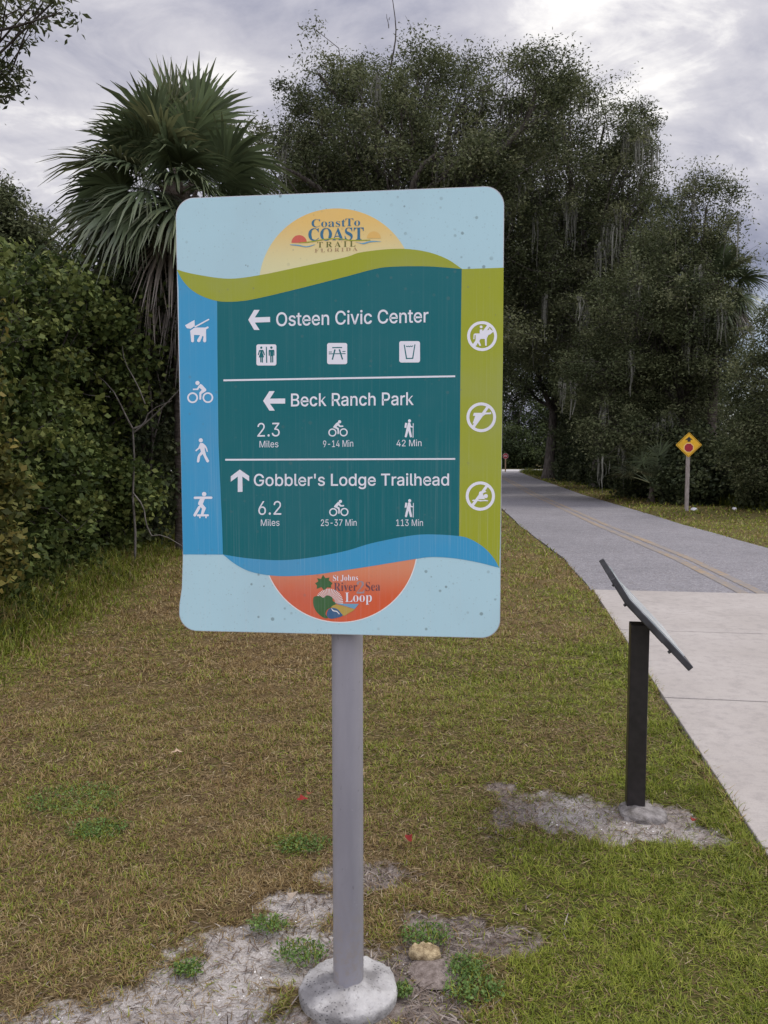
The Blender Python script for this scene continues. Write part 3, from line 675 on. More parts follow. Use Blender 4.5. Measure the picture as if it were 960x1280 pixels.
  '6.2': '226,-7 182,-1 142,15 109,40 84,74 69,115 64,162 68,199 80,239 102,285 137,340 252,509 322,509 151,261 145,261 165,288 179,299 196,307 214,312 235,314 278,309 316,295 346,271 370,240 384,201 389,157 384,112 368,73 343,39 310,14 271,-2|226,48 254,52 279,63 299,79 314,101 324,128 327,157 324,187 314,213 299,235 279,251 254,262 226,265 198,262 174,252 153,235 138,214 128,188 125,158 128,128 138,102 153,79 174,63 198,52|548,-4 531,-1 516,9 506,24 503,41 506,59 516,73 531,83 548,87 566,83 581,73 591,59 594,41 591,24 581,9 566,-1|705,0 705,47 940,305 952,327 959,348 961,371 958,397 948,419 934,436 914,449 891,457 864,460 837,457 813,447 794,433 780,413 771,390 768,362 706,362 712,405 727,442 752,473 784,496 822,511 866,516 909,511 947,497 978,474 1002,445 1017,411 1022,372 1019,345 1012,318 998,290 977,259 793,60 793,57 1030,57 1030,0',
  'Miles': '60,0 60,509 152,509 322,49 307,49 476,509 568,509 568,0 504,0 507,457 513,457 342,0 286,0 112,457 119,457 122,0|681,0 681,379 742,379 742,0|712,443 696,446 682,455 673,468 670,483 673,499 682,512 696,521 712,524 728,521 742,512 751,499 755,483 751,468 742,455 728,446|896,3 869,20 853,47 847,84 847,509 909,509 910,77 915,62 925,54 964,54 975,3|1196,-8 1145,-2 1101,16 1066,46 1040,85 1023,132 1018,187 1023,242 1039,290 1065,329 1099,359 1141,378 1189,384 1220,382 1250,374 1278,361 1303,341 1325,315 1341,282 1352,242 1355,169 1059,169 1059,221 1322,221 1294,202 1291,237 1282,269 1267,294 1247,314 1221,326 1189,330 1157,326 1130,313 1109,294 1093,270 1083,241 1080,211 1080,178 1084,139 1094,106 1112,80 1135,61 1163,50 1196,46 1218,48 1238,53 1255,61 1269,73 1281,88 1290,105 1349,91 1337,63 1319,39 1295,19 1266,4 1233,-5|1570,-8 1533,-5 1500,3 1472,18 1450,38 1433,63 1423,94 1482,107 1493,79 1512,60 1538,49 1569,45 1605,50 1632,62 1650,81 1656,103 1652,121 1642,136 1624,147 1600,155 1537,170 1492,186 1460,208 1441,237 1435,274 1439,305 1453,332 1475,354 1503,370 1537,381 1575,384 1611,381 1642,372 1667,358 1687,339 1702,316 1712,290 1656,277 1646,298 1630,316 1607,328 1575,333 1544,329 1519,317 1502,299 1496,277 1500,258 1512,243 1531,232 1617,209 1662,194 1694,171 1713,142 1719,107 1714,75 1700,47 1678,24 1648,6 1611,-5',
  '9-14 Min': '226,516 271,510 310,494 343,468 368,434 384,393 389,347 385,309 373,270 350,224 315,168 200,0 130,0 301,248 307,248 299,234 273,210 238,196 218,195 175,199 137,214 106,237 83,269 68,307 64,352 69,397 85,436 110,469 143,494 182,510|226,460 199,457 174,446 154,429 138,407 129,381 125,352 129,322 138,295 154,274 174,257 199,247 226,243 254,247 279,257 299,273 314,295 324,321 327,350 324,381 314,407 299,429 279,446 254,457|790,244 790,188 567,188 567,244|983,0 983,55 1297,55 1297,0|1182,509 1182,0 1118,0 1118,448 1115,448 992,358 992,427 1104,509|1399,105 1399,158 1606,509 1670,509 1468,166 1468,163 1772,163 1772,105|1641,0 1641,318 1702,318 1702,0|2060,0 2060,509 2152,509 2322,49 2307,49 2476,509 2568,509 2568,0 2504,0 2507,457 2513,457 2342,0 2286,0 2112,457 2119,457 2122,0|2681,0 2681,379 2742,379 2742,0|2712,443 2696,446 2682,455 2673,468 2670,483 2673,499 2682,512 2696,521 2712,524 2728,521 2742,512 2751,499 2755,483 2751,468 2742,455 2728,446|2909,227 2909,0 2847,0 2847,379 2906,379 2907,287 2897,287 2918,332 2947,362 2982,379 3022,384 3058,380 3090,369 3116,349 3135,321 3148,285 3152,240 3152,0 3091,0 3091,235 3085,275 3068,304 3041,323 3005,329 2979,326 2956,317 2936,303 2921,283 2912,257',
  '42 Min': '40,105 40,158 247,509 311,509 109,166 109,163 413,163 413,105|282,0 282,318 343,318 343,0|517,0 517,47 752,305 764,327 771,348 773,371 770,397 761,419 746,436 726,449 703,457 677,460 649,457 625,447 606,433 592,413 583,390 580,362 519,362 524,405 539,442 564,473 596,496 635,511 678,516 721,511 759,497 790,474 814,445 829,411 834,372 832,345 824,318 810,290 789,259 606,60 606,57 842,57 842,0|1154,0 1154,509 1245,509 1416,49 1401,49 1570,509 1662,509 1662,0 1598,0 1601,457 1607,457 1436,0 1380,0 1206,457 1213,457 1216,0|1775,0 1775,379 1836,379 1836,0|1806,443 1790,446 1776,455 1767,468 1763,483 1767,499 1776,512 1790,521 1806,524 1822,521 1836,512 1845,499 1848,483 1845,468 1836,455 1822,446|2002,227 2002,0 1941,0 1941,379 2000,379 2001,287 1991,287 2012,332 2041,362 2076,379 2116,384 2152,380 2184,369 2210,349 2229,321 2242,285 2246,240 2246,0 2185,0 2185,235 2179,275 2162,304 2134,323 2099,329 2073,326 2050,317 2030,303 2015,283 2006,257',
  '25-37 Min': '64,0 64,47 299,305 311,327 318,348 320,371 317,397 308,419 293,436 273,449 250,457 224,460 196,457 172,447 153,433 139,413 130,390 127,362 66,362 71,405 86,442 111,473 143,496 182,511 225,516 268,511 306,497 337,474 361,445 376,411 381,372 378,345 371,318 357,290 336,259 153,60 153,57 389,57 389,0|674,-7 631,-2 593,11 561,32 536,60 519,93 513,130 575,130 580,108 591,89 607,73 626,60 649,52 674,50 703,53 729,64 751,82 767,104 777,131 781,162 777,193 767,221 750,244 728,262 701,273 671,277 645,275 621,268 598,258 581,246 520,253 549,509 819,509 819,452 604,452 587,301 608,315 631,325 656,331 682,334 716,330 747,321 774,306 798,285 817,260 832,231 841,199 844,163 838,117 822,76 796,41 762,15 721,-1|1243,244 1243,188 1020,188 1020,244|1577,-7 1532,-3 1492,10 1457,30 1429,57 1411,91 1403,132 1468,132 1474,107 1486,87 1503,71 1524,59 1550,52 1578,50 1608,53 1634,61 1657,74 1674,93 1685,116 1688,145 1685,172 1675,196 1658,217 1634,234 1601,244 1560,248 1516,248 1516,299 1647,448 1647,452 1429,452 1429,509 1732,509 1732,461 1571,278 1571,289 1623,288 1667,276 1703,253 1730,222 1747,186 1752,145 1747,103 1730,66 1703,36 1668,12 1625,-2|1909,0 2136,448 2136,452 1874,452 1874,509 2203,509 2203,449 1977,0|2513,0 2513,509 2605,509 2775,49 2760,49 2929,509 3021,509 3021,0 2957,0 2960,457 2966,457 2795,0 2739,0 2565,457 2572,457 2575,0|3134,0 3134,379 3195,379 3195,0|3165,443 3149,446 3135,455 3126,468 3123,483 3126,499 3135,512 3149,521 3165,524 3181,521 3195,512 3204,499 3208,483 3204,468 3195,455 3181,446|3362,227 3362,0 3300,0 3300,379 3360,379 3360,287 3350,287 3371,332 3400,362 3435,379 3475,384 3511,380 3543,369 3569,349 3588,321 3601,285 3605,240 3605,0 3544,0 3544,235 3538,275 3521,304 3494,323 3458,329 3432,326 3409,317 3389,303 3374,283 3365,257',
  '113 Min': '76,0 76,55 391,55 391,0|276,509 276,0 212,0 212,448 209,448 86,358 86,427 198,509|530,0 530,55 844,55 844,0|729,509 729,0 665,0 665,448 662,448 539,358 539,427 651,509|1124,-7 1079,-3 1039,10 1004,30 976,57 958,91 950,132 1015,132 1021,107 1033,87 1050,71 1071,59 1097,52 1125,50 1154,53 1181,61 1204,74 1221,93 1232,116 1235,145 1232,172 1222,196 1205,217 1181,234 1148,244 1107,248 1063,248 1063,299 1194,448 1194,452 976,452 976,509 1279,509 1279,461 1117,278 1117,289 1170,288 1214,276 1250,253 1277,222 1294,186 1299,145 1293,103 1277,66 1250,36 1215,12 1172,-2|1607,0 1607,509 1699,509 1869,49 1854,49 2023,509 2115,509 2115,0 2051,0 2054,457 2060,457 1889,0 1833,0 1659,457 1666,457 1669,0|2228,0 2228,379 2289,379 2289,0|2259,443 2243,446 2229,455 2220,468 2216,483 2220,499 2229,512 2243,521 2259,524 2275,521 2289,512 2298,499 2301,483 2298,468 2289,455 2275,446|2455,227 2455,0 2394,0 2394,379 2453,379 2454,287 2444,287 2465,332 2494,362 2529,379 2569,384 2605,380 2637,369 2663,349 2682,321 2695,285 2699,240 2699,0 2638,0 2638,235 2632,275 2615,304 2587,323 2552,329 2526,326 2503,317 2483,303 2468,283 2459,257',
  'Coast': '257,-11 193,-3 137,20 91,56 56,104 34,162 26,228 34,294 56,351 92,399 139,435 195,458 259,465 309,459 377,436 388,435 408,443 419,465 437,465 437,308 420,308 392,364 356,407 313,434 265,443 174,389 144,226 177,74 278,24 318,29 358,45 395,71 428,106 447,89 365,14|637,-10 595,-5 558,11 528,37 506,70 492,110 487,154 492,199 506,239 528,272 558,297 595,313 636,318 677,313 713,298 743,273 766,240 780,200 785,154 780,108 766,69 743,36 714,11 678,-5|637,11 661,18 677,39 682,56 688,154 685,227 676,271 660,292 637,299 612,292 596,271 588,227 585,154 591,56 596,39 612,18|1059,-10 1020,1 1005,35 956,2 900,-9 869,-4 845,11 830,34 825,63 836,104 868,136 924,164 1003,190 1003,241 1000,266 991,282 975,292 952,296 920,290 909,274 925,243 927,231 924,215 914,202 900,194 882,191 863,194 849,203 840,218 837,236 842,259 854,278 873,295 899,308 930,316 966,318 1028,312 1068,292 1090,259 1097,210 1099,40 1109,34 1125,42 1134,28 1099,-1|956,34 966,35 979,41 1003,63 1003,169 943,139 923,84 931,46|1300,-10 1270,-6 1222,9 1208,4 1199,-9 1184,-9 1184,105 1201,105 1215,68 1235,39 1261,21 1289,15 1311,18 1327,27 1337,40 1340,58 1331,84 1304,105 1225,148 1203,169 1190,193 1185,220 1192,259 1213,291 1246,312 1289,319 1371,308 1379,319 1392,319 1392,222 1377,222 1363,254 1345,277 1322,291 1298,296 1279,294 1265,286 1256,274 1253,259 1256,244 1264,232 1369,172 1390,151 1402,127 1406,95 1398,51 1376,18 1343,-3|1560,-9 1526,-4 1502,10 1489,36 1485,71 1485,279 1457,279 1457,300 1549,398 1565,424 1581,424 1581,310 1644,310 1644,279 1581,279 1582,64 1586,51 1593,43 1604,40 1626,49 1643,75 1659,66 1619,9',
  'To': '92,0 92,17 123,21 142,31 152,50 156,81 156,433 102,426 65,403 41,367 29,318 11,318 11,455 410,455 410,317 394,317 357,404 269,433 263,433 263,81 267,49 276,30 296,21 328,17 328,0|592,-10 550,-5 513,11 483,37 461,70 447,110 442,154 447,199 461,239 483,272 513,297 550,313 591,318 632,313 668,298 698,273 721,240 735,200 740,154 735,108 721,69 698,36 669,11 633,-5|592,11 616,18 632,39 637,56 643,154 640,227 631,271 615,292 592,299 567,292 551,271 543,227 540,154 546,56 551,39 567,18',
  'COAST': '257,-11 193,-3 137,20 91,56 56,104 34,162 26,228 34,294 56,351 92,399 139,435 195,458 259,465 309,459 377,436 388,435 408,443 419,465 437,465 437,308 420,308 392,364 356,407 313,434 265,443 174,389 144,226 177,74 278,24 318,29 358,45 395,71 428,106 447,89 365,14|729,-11 681,-6 637,7 597,29 562,58 534,93 513,134 500,179 496,228 500,276 513,321 534,362 563,397 598,426 638,448 684,462 733,466 781,462 825,448 865,427 899,399 927,364 949,323 962,277 966,228 962,179 949,134 927,93 899,58 864,29 823,7 778,-6|733,12 819,66 848,228 840,321 816,389 778,430 728,443 642,389 613,228 621,135 645,67 683,26|985,0 985,18 1002,21 1017,30 1030,47 1199,466 1218,465 1404,34 1418,22 1437,18 1437,0 1222,0 1222,18 1263,25 1277,46 1246,132 1097,132 1068,48 1080,26 1121,18 1121,0|1107,161 1235,161 1170,319|1473,-11 1473,158 1492,158 1513,94 1541,50 1579,24 1627,15 1661,20 1687,36 1703,60 1709,89 1695,129 1655,160 1592,191 1542,221 1507,253 1486,289 1480,332 1484,370 1497,403 1518,429 1545,449 1578,462 1615,466 1743,450 1750,466 1769,466 1769,319 1752,319 1740,354 1723,385 1702,410 1678,429 1652,441 1624,445 1593,440 1570,426 1554,406 1549,380 1554,356 1567,336 1588,319 1683,273 1720,253 1747,233 1767,211 1780,188 1787,162 1789,133 1784,93 1769,58 1744,29 1711,8 1670,-6 1622,-10 1588,-8 1505,11 1499,7 1491,-11|1912,0 1912,17 1943,21 1962,31 1972,50 1976,81 1976,433 1922,426 1885,403 1861,367 1849,318 1831,318 1831,455 2230,455 2230,317 2214,317 2177,404 2089,433 2083,433 2083,81 2087,49 2096,30 2116,21 2148,17 2148,0',
  'TRAIL': '92,0 92,17 123,21 142,31 152,50 156,81 156,433 102,426 65,403 41,367 29,318 11,318 11,455 410,455 410,317 394,317 357,404 269,433 263,433 263,81 267,49 276,30 296,21 328,17 328,0|614,0 614,17 643,22 661,32 670,50 673,81 673,379 670,406 660,424 643,434 614,439 614,455 815,455 903,448 965,426 1003,388 1015,334 990,265 913,224 1050,26 1061,19 1078,17 1078,0 937,0 800,212 780,212 780,81 783,50 792,32 810,22 840,17 840,0|780,234 802,234 847,240 878,258 896,290 902,336 882,407 822,431 800,429 788,422 782,409 780,385|1237,0 1237,18 1255,21 1269,30 1282,47 1295,75 1452,466 1470,465 1644,55 1657,34 1671,22 1689,18 1689,0 1475,0 1475,18 1516,25 1529,46 1527,59 1498,132 1349,132 1320,48 1333,26 1374,18 1374,0|1359,161 1488,161 1423,319|1871,0 1871,17 1900,23 1919,32 1929,49 1933,75 1933,387 1930,412 1921,427 1902,435 1871,439 1871,455 2102,455 2102,439 2072,435 2053,427 2043,412 2040,387 2041,59 2045,44 2052,34 2063,26 2103,17 2103,0|2308,0 2308,17 2338,22 2355,32 2365,50 2368,81 2368,379 2364,407 2355,425 2337,434 2309,439 2309,455 2543,455 2543,439 2501,434 2489,427 2481,416 2476,401 2478,47 2484,37 2493,31 2507,28 2571,31 2608,40 2638,56 2663,80 2684,112 2702,154 2720,154 2695,0',
  'FLORIDA': '15,0 15,17 45,23 62,34 72,53 75,84 75,375 71,405 61,423 43,433 14,439 14,455 394,455 394,320 377,320 369,357 355,385 336,406 310,420 275,428 191,427 186,421 182,247 229,253 256,270 274,301 284,347 302,347 302,118 285,118 274,168 257,200 229,218 182,224 183,59 188,43 196,31 210,24 229,19 257,17 257,0|595,0 595,17 624,22 642,32 651,50 654,81 654,379 651,407 641,425 624,434 595,439 595,455 829,455 829,439 787,434 775,427 767,416 763,401 761,379 765,47 770,37 779,31 793,28 857,31 894,40 924,56 949,80 970,112 988,154 1006,154 981,0|1441,-11 1393,-6 1349,7 1310,29 1275,58 1247,93 1226,134 1213,179 1208,228 1213,276 1226,321 1247,362 1275,397 1310,426 1351,448 1396,462 1446,466 1494,462 1538,448 1578,427 1612,399 1640,364 1661,323 1675,277 1679,228 1675,179 1661,134 1640,93 1611,58 1576,29 1536,7 1490,-6|1445,12 1531,66 1560,228 1552,321 1528,389 1490,430 1441,443 1355,389 1326,228 1334,135 1358,67 1396,26|1896,0 1896,17 1926,22 1943,32 1952,50 1955,81 1955,379 1952,406 1943,424 1925,434 1897,439 1897,455 2098,455 2186,448 2248,426 2286,388 2298,334 2272,265 2196,224 2333,26 2344,19 2361,17 2361,0 2219,0 2082,212 2063,212 2063,81 2066,50 2075,32 2093,22 2123,17 2123,0|2063,234 2084,234 2130,240 2161,258 2179,290 2185,336 2165,407 2105,431 2083,429 2071,422 2065,409 2063,385|2542,0 2542,17 2571,23 2590,32 2600,49 2604,75 2604,387 2601,412 2592,427 2573,435 2542,439 2542,455 2773,455 2773,439 2743,435 2725,427 2715,412 2711,387 2711,77 2716,44 2723,34 2735,26 2775,17 2775,0|2984,0 2984,17 3011,21 3027,30 3035,46 3038,75 3038,374 3035,407 3025,426 3007,435 2979,439 2979,455 3186,455 3292,441 3370,396 3417,325 3432,228 3372,57 3193,0|3187,24 3244,37 3284,75 3307,139 3315,229 3283,382 3187,433 3166,431 3154,423 3148,409 3146,385 3146,72 3148,48 3154,34 3166,27|3626,0 3626,18 3644,21 3658,30 3671,47 3684,75 3841,466 3859,465 4046,34 4060,22 4078,18 4078,0 3864,0 3864,18 3905,25 3918,46 3916,59 3887,132 3738,132 3710,48 3722,26 3763,18 3763,0|3748,161 3877,161 3812,319',
  'St Johns': '43,-11 43,158 62,158 83,94 111,50 149,24 197,15 231,20 257,36 273,60 279,89 265,129 225,160 163,191 112,221 77,253 56,289 50,332 54,370 67,403 88,429 115,449 148,462 185,466 313,450 320,466 339,466 339,319 322,319 310,354 293,385 272,410 248,429 222,441 194,445 163,440 140,426 125,406 120,380 124,356 137,336 159,319 253,273 290,253 317,233 337,211 350,188 357,162 359,133 354,93 339,58 314,29 281,8 240,-6 192,-10 158,-8 75,11 69,7 61,-11|514,-9 479,-4 456,10 443,36 439,71 439,279 410,279 410,300 502,398 519,424 535,424 535,310 598,310 598,279 535,279 536,64 540,51 547,43 558,40 579,49 596,75 612,66 572,9|902,-65 871,-62 845,-54 822,-40 805,-22 793,-1 790,23 793,44 804,61 819,71 837,75 857,71 872,62 882,47 886,28 884,13 870,-19 877,-35 898,-40 919,-36 932,-25 939,-6 941,21 940,391 936,409 928,422 915,430 872,439 872,455 1107,455 1107,439 1086,436 1070,431 1059,423 1053,411 1049,392 1048,89 1012,-27|1292,-10 1250,-5 1214,11 1184,37 1161,70 1147,110 1142,154 1147,199 1161,239 1184,272 1214,297 1250,313 1291,318 1333,313 1369,298 1399,273 1421,240 1436,200 1441,154 1436,108 1421,69 1399,36 1369,11 1333,-5|1292,11 1316,18 1332,39 1338,56 1340,227 1331,271 1315,292 1292,299 1267,292 1252,271 1243,227 1240,154 1252,39 1268,18|1478,0 1478,16 1495,19 1505,26 1511,37 1511,417 1506,429 1496,437 1479,440 1479,455 1608,455 1608,267 1650,305 1703,318 1769,292 1790,212 1790,56 1792,38 1797,26 1807,19 1823,16 1823,0 1662,0 1662,16 1667,16 1688,26 1695,56 1694,241 1689,258 1679,268 1663,271 1633,262 1608,235 1609,38 1614,26 1624,19 1640,16 1640,0|1859,0 1859,16 1875,19 1886,26 1891,37 1893,56 1892,271 1887,284 1876,291 1860,294 1860,310 1989,310 1989,267 2031,306 2084,318 2149,292 2171,212 2171,56 2173,38 2178,26 2188,19 2204,16 2204,0 2043,0 2043,16 2048,16 2069,26 2076,56 2076,217 2070,258 2060,268 2044,271 2014,262 1989,235 1990,38 1995,26 2005,19 2021,16 2021,0|2373,-10 2343,-6 2295,9 2281,4 2273,-9 2257,-9 2257,105 2275,105 2288,68 2308,39 2334,21 2362,15 2384,18 2400,27 2410,40 2414,58 2405,84 2377,105 2298,148 2276,169 2263,193 2259,220 2266,259 2286,291 2319,312 2363,319 2445,308 2452,319 2465,319 2465,222 2450,222 2437,254 2418,277 2396,291 2371,296 2352,294 2338,286 2329,274 2326,259 2329,244 2337,232 2443,172 2463,151 2475,127 2479,95 2472,51 2450,18 2416,-3',
  'River': '15,0 15,17 45,22 62,32 72,50 75,81 75,379 71,406 62,424 44,434 16,439 16,455 217,455 305,448 367,426 405,388 417,334 392,265 315,224 452,26 463,19 480,17 480,0 338,0 201,212 182,212 182,81 185,50 194,32 212,22 242,17 242,0|182,234 203,234 249,240 280,258 298,290 304,336 284,407 224,431 202,429 190,422 184,409 182,385|574,362 554,366 538,376 527,393 523,412 527,432 538,449 554,460 574,463 593,460 609,449 620,432 624,412 620,393 609,376 593,366|491,0 491,16 508,19 518,26 523,37 525,56 524,272 519,285 510,291 493,293 494,310 621,310 621,56 623,38 627,26 637,19 653,16 653,0|813,-10 693,281 683,290 668,293 668,310 835,310 835,294 807,290 856,122 912,272 903,289 874,294 874,310 976,310 976,295 960,289 949,279 831,-10|1131,-10 1094,-5 1062,10 1035,35 1014,69 1001,109 997,157 1001,201 1015,240 1036,273 1064,298 1097,313 1134,318 1186,309 1226,280 1251,234 1260,166 1094,166 1115,73 1177,42 1214,53 1247,86 1262,73 1205,11|1093,192 1179,192 1177,252 1170,277 1158,292 1138,297 1105,274 1093,203|1296,0 1296,16 1313,19 1323,26 1329,37 1329,273 1324,285 1315,291 1298,293 1299,310 1424,310 1424,252 1443,280 1465,301 1488,314 1511,318 1536,315 1553,304 1564,287 1567,266 1565,248 1556,234 1543,225 1526,222 1511,224 1500,231 1477,257 1467,260 1453,255 1440,241 1430,220 1427,192 1427,56 1430,37 1437,25 1451,19 1475,16 1475,0',
  '2': '24,0 24,69 160,210 187,245 206,277 218,307 224,338 226,371 223,405 212,427 196,441 174,445 145,438 126,416 116,380 112,329 77,333 50,344 32,365 26,396 30,419 43,441 63,459 92,474 129,483 174,486 240,479 288,456 318,421 328,375 326,352 319,329 308,306 268,252 87,74 244,74 263,77 279,86 292,101 300,120 305,141 345,141 341,0',
  'Sea': '43,-11 43,158 62,158 83,94 111,50 149,24 197,15 231,20 257,36 273,60 279,89 265,129 225,160 163,191 112,221 77,253 56,289 50,332 54,370 67,403 88,429 115,449 148,462 185,466 313,450 320,466 339,466 339,319 322,319 310,354 293,385 272,410 248,429 222,441 194,445 163,440 140,426 125,406 120,380 124,356 137,336 159,319 253,273 290,253 317,233 337,211 350,188 357,162 359,133 354,93 339,58 314,29 281,8 240,-6 192,-10 158,-8 75,11 69,7 61,-11|544,-10 507,-5 475,10 448,35 427,69 414,109 410,157 414,201 428,240 449,273 477,298 510,313 547,318 599,309 639,280 664,234 673,166 507,166 528,73 590,42 627,53 660,86 675,73 618,11|506,192 592,192 590,252 583,277 571,292 551,297 518,274 506,203|946,-10 907,1 891,35 842,2 786,-9 755,-4 731,11 716,34 711,63 722,104 755,136 810,164 890,190 890,241 887,266 878,282 862,292 839,296 806,290 795,274 812,243 814,231 811,215 801,202 786,194 768,191 750,194 736,203 727,218 724,236 728,259 740,278 760,295 786,308 817,316 853,318 914,312 954,292 976,259 984,210 989,36 995,34 1003,36 1011,42 1020,28 985,-1|842,34 853,35 878,50 890,63 890,169 829,139 809,84 817,46',
  'Loop': '15,0 15,17 45,22 62,32 72,50 75,81 75,379 71,407 62,425 44,434 16,439 16,455 250,455 250,439 208,434 196,427 188,416 183,401 185,47 191,37 200,31 214,28 278,31 315,40 345,56 370,80 391,112 409,154 427,154 402,0|595,-10 553,-5 517,11 487,37 464,70 450,110 445,154 450,199 464,239 487,272 517,297 553,313 594,318 635,313 672,298 702,273 724,240 739,200 743,154 739,108 724,69 702,36 672,11 636,-5|595,11 619,18 635,39 644,81 646,154 643,227 634,271 618,292 595,299 570,292 555,271 546,227 543,154 555,39 571,18|931,-10 890,-5 853,11 823,37 801,70 786,110 782,154 786,199 801,239 823,272 853,297 890,313 931,318 972,313 1008,298 1038,273 1061,240 1075,200 1080,154 1075,108 1061,69 1038,36 1008,11 973,-5|931,11 956,18 972,39 977,56 983,154 980,227 970,271 955,292 931,299 907,292 891,271 883,227 891,39 907,18|1117,-139 1117,-124 1130,-122 1140,-117 1150,-101 1152,243 1150,269 1146,283 1136,291 1119,295 1119,310 1242,310 1242,263 1279,305 1330,319 1363,314 1392,298 1416,274 1434,241 1446,203 1449,160 1445,113 1434,72 1415,38 1391,12 1361,-5 1326,-10 1282,1 1247,32 1251,-99 1257,-110 1266,-118 1297,-123 1297,-139|1295,28 1321,36 1338,59 1349,99 1352,154 1349,208 1340,248 1325,270 1298,278 1270,267 1247,235 1247,69 1267,38',
  'STOP': '224,-9 172,-4 128,9 91,31 64,60 46,96 38,137 104,137 110,110 123,88 142,71 166,59 194,52 224,49 257,52 286,60 311,74 329,92 341,114 346,139 342,161 332,179 316,193 296,205 184,239 128,260 86,289 60,326 52,372 58,413 75,448 102,476 138,498 180,511 227,516 275,511 316,498 351,476 377,449 394,415 401,378 337,378 326,412 302,437 267,453 225,459 194,456 167,448 145,435 129,418 118,398 115,376 119,352 131,334 148,319 169,308 312,264 359,238 379,220 395,198 405,171 408,139 403,99 386,64 360,34 323,11 278,-4|478,452 478,509 863,509 863,452 703,452 703,0 639,0 639,452|1162,-7 1100,1 1046,25 1000,63 965,115 943,179 935,254 943,329 965,393 1000,445 1046,484 1100,508 1162,516 1224,508 1279,484 1324,445 1359,393 1381,329 1388,254 1381,179 1359,115 1324,63 1279,25 1224,1|1162,53 1205,59 1245,76 1278,105 1304,144 1320,194 1325,254 1320,314 1304,365 1278,404 1245,433 1205,450 1162,456 1119,450 1079,433 1046,404 1020,364 1004,314 999,254 1004,194 1020,144 1046,105 1079,76 1119,59|1489,0 1489,509 1664,509 1717,503 1761,487 1794,462 1818,430 1832,391 1837,348 1832,304 1818,265 1794,233 1761,207 1717,191 1664,186 1538,186 1538,242 1661,242 1697,246 1726,256 1747,272 1762,294 1770,319 1773,348 1770,376 1762,402 1747,423 1725,439 1697,449 1661,452 1553,452 1553,0',
}

# ------------------------------------------------------------------ the trail sign
SW, SH, ST = 0.911, 1.2273, 0.006
sign = empty('trail_sign', (-0.108, 2.310, 0.0), 0.0, 'large painted trail sign with teal centre and white directions on a round grey pole', 'sign')
SIGN_M = Matrix.Translation((-0.1297, 2.2506, 1.7403)) @ Matrix.Rotation(-0.1132, 4, 'Z') @ Matrix.Rotation(-0.002, 4, 'Y')
SIGN_IM = SIGN_M.inverted()


def _sheet():
    """the artwork was measured on a perspective view of the panel; this rectifies those units to metres on the panel"""
    c, s = math.cos(math.radians(4.4)), math.sin(math.radians(4.4))
    o = SIGN_IM @ Vector((0, 0, 1.65))
    R = SIGN_IM.to_3x3()

    def f(px, py):
        a, b = (px - 480) / 1000.0, -(py - 640) / 1000.0
        d = R @ Vector((a, c + s * b, -s + c * b))
        k = -o.y / d.y
        return (o.x + d.x * k, o.z + d.z * k)
    return f


UV = _sheet()


def Z24(x0, y0, s=24.0):
    return lambda x, y: (x0 + x / s, y0 + y / s)


IDT = lambda x, y: (x, y)


def crv(pts, n=8, closed=False):
    """Catmull-Rom through pts"""
    out = []
    m = len(pts)
    rng_ = range(m if closed else m - 1)
    for i in rng_:
        p = [pts[(i + k) % m] if closed else pts[min(max(i + k, 0), m - 1)] for k in (-1, 0, 1, 2)]
        for j in range(n):
            t = j / n
            out.append(tuple(0.5 * (2 * p[1][a] + (p[2][a] - p[0][a]) * t + (2 * p[0][a] - 5 * p[1][a] + 4 * p[2][a] - p[3][a]) * t * t + (3 * p[1][a] - p[0][a] - 3 * p[2][a] + p[3][a]) * t ** 3) for a in (0, 1)))
    if not closed:
        out.append(tuple(pts[-1]))
    return out


def arc(cx, cy, r, a0, a1, n=40):
    return [(cx + r * math.cos(math.radians(a0 + (a1 - a0) * k / n)), cy + r * math.sin(math.radians(a0 + (a1 - a0) * k / n))) for k in range(n + 1)]


def disc(cx, cy, r, n=28):
    return [arc(cx, cy, r, 0, 360, n)[:-1]]


def ring(cx, cy, r1, r0, n=40):
    return [arc(cx, cy, r1, 0, 360, n)[:-1], arc(cx, cy, r0, 0, 360, n)[:-1]]


def rrect(x0, y0, x1, y1, r):
    return [arc(x1 - r, y1 - r, r, 0, 90, 6) + arc(x0 + r, y1 - r, r, 90, 180, 6) + arc(x0 + r, y0 + r, r, 180, 270, 6) + arc(x1 - r, y0 + r, r, 270, 360, 6)]


def bar(p, q, w, w2=None, round_=True):
    """capsule from p to q"""
    w2 = w if w2 is None else w2
    a = math.atan2(q[1] - p[1], q[0] - p[0])
    d = math.degrees(a)
    if round_:
        return [arc(p[0], p[1], w / 2, d + 90, d + 270, 8) + arc(q[0], q[1], w2 / 2, d - 90, d + 90, 8)]
    nx, ny = -math.sin(a), math.cos(a)
    return [[(p[0] + nx * w / 2, p[1] + ny * w / 2), (p[0] - nx * w / 2, p[1] - ny * w / 2), (q[0] - nx * w2 / 2, q[1] - ny * w2 / 2), (q[0] + nx * w2 / 2, q[1] + ny * w2 / 2)]]


def limb(pts, w):
    return [bar(a, b, w) for a, b in zip(pts[:-1], pts[1:])]


def in_loop(p, l):
    r = False
    for i in range(len(l)):
        a, b = l[i - 1], l[i]
        if (a[1] > p[1]) != (b[1] > p[1]) and p[0] < (b[0] - a[0]) * (p[1] - a[1]) / (b[1] - a[1]) + a[0]:
            r = not r
    return r


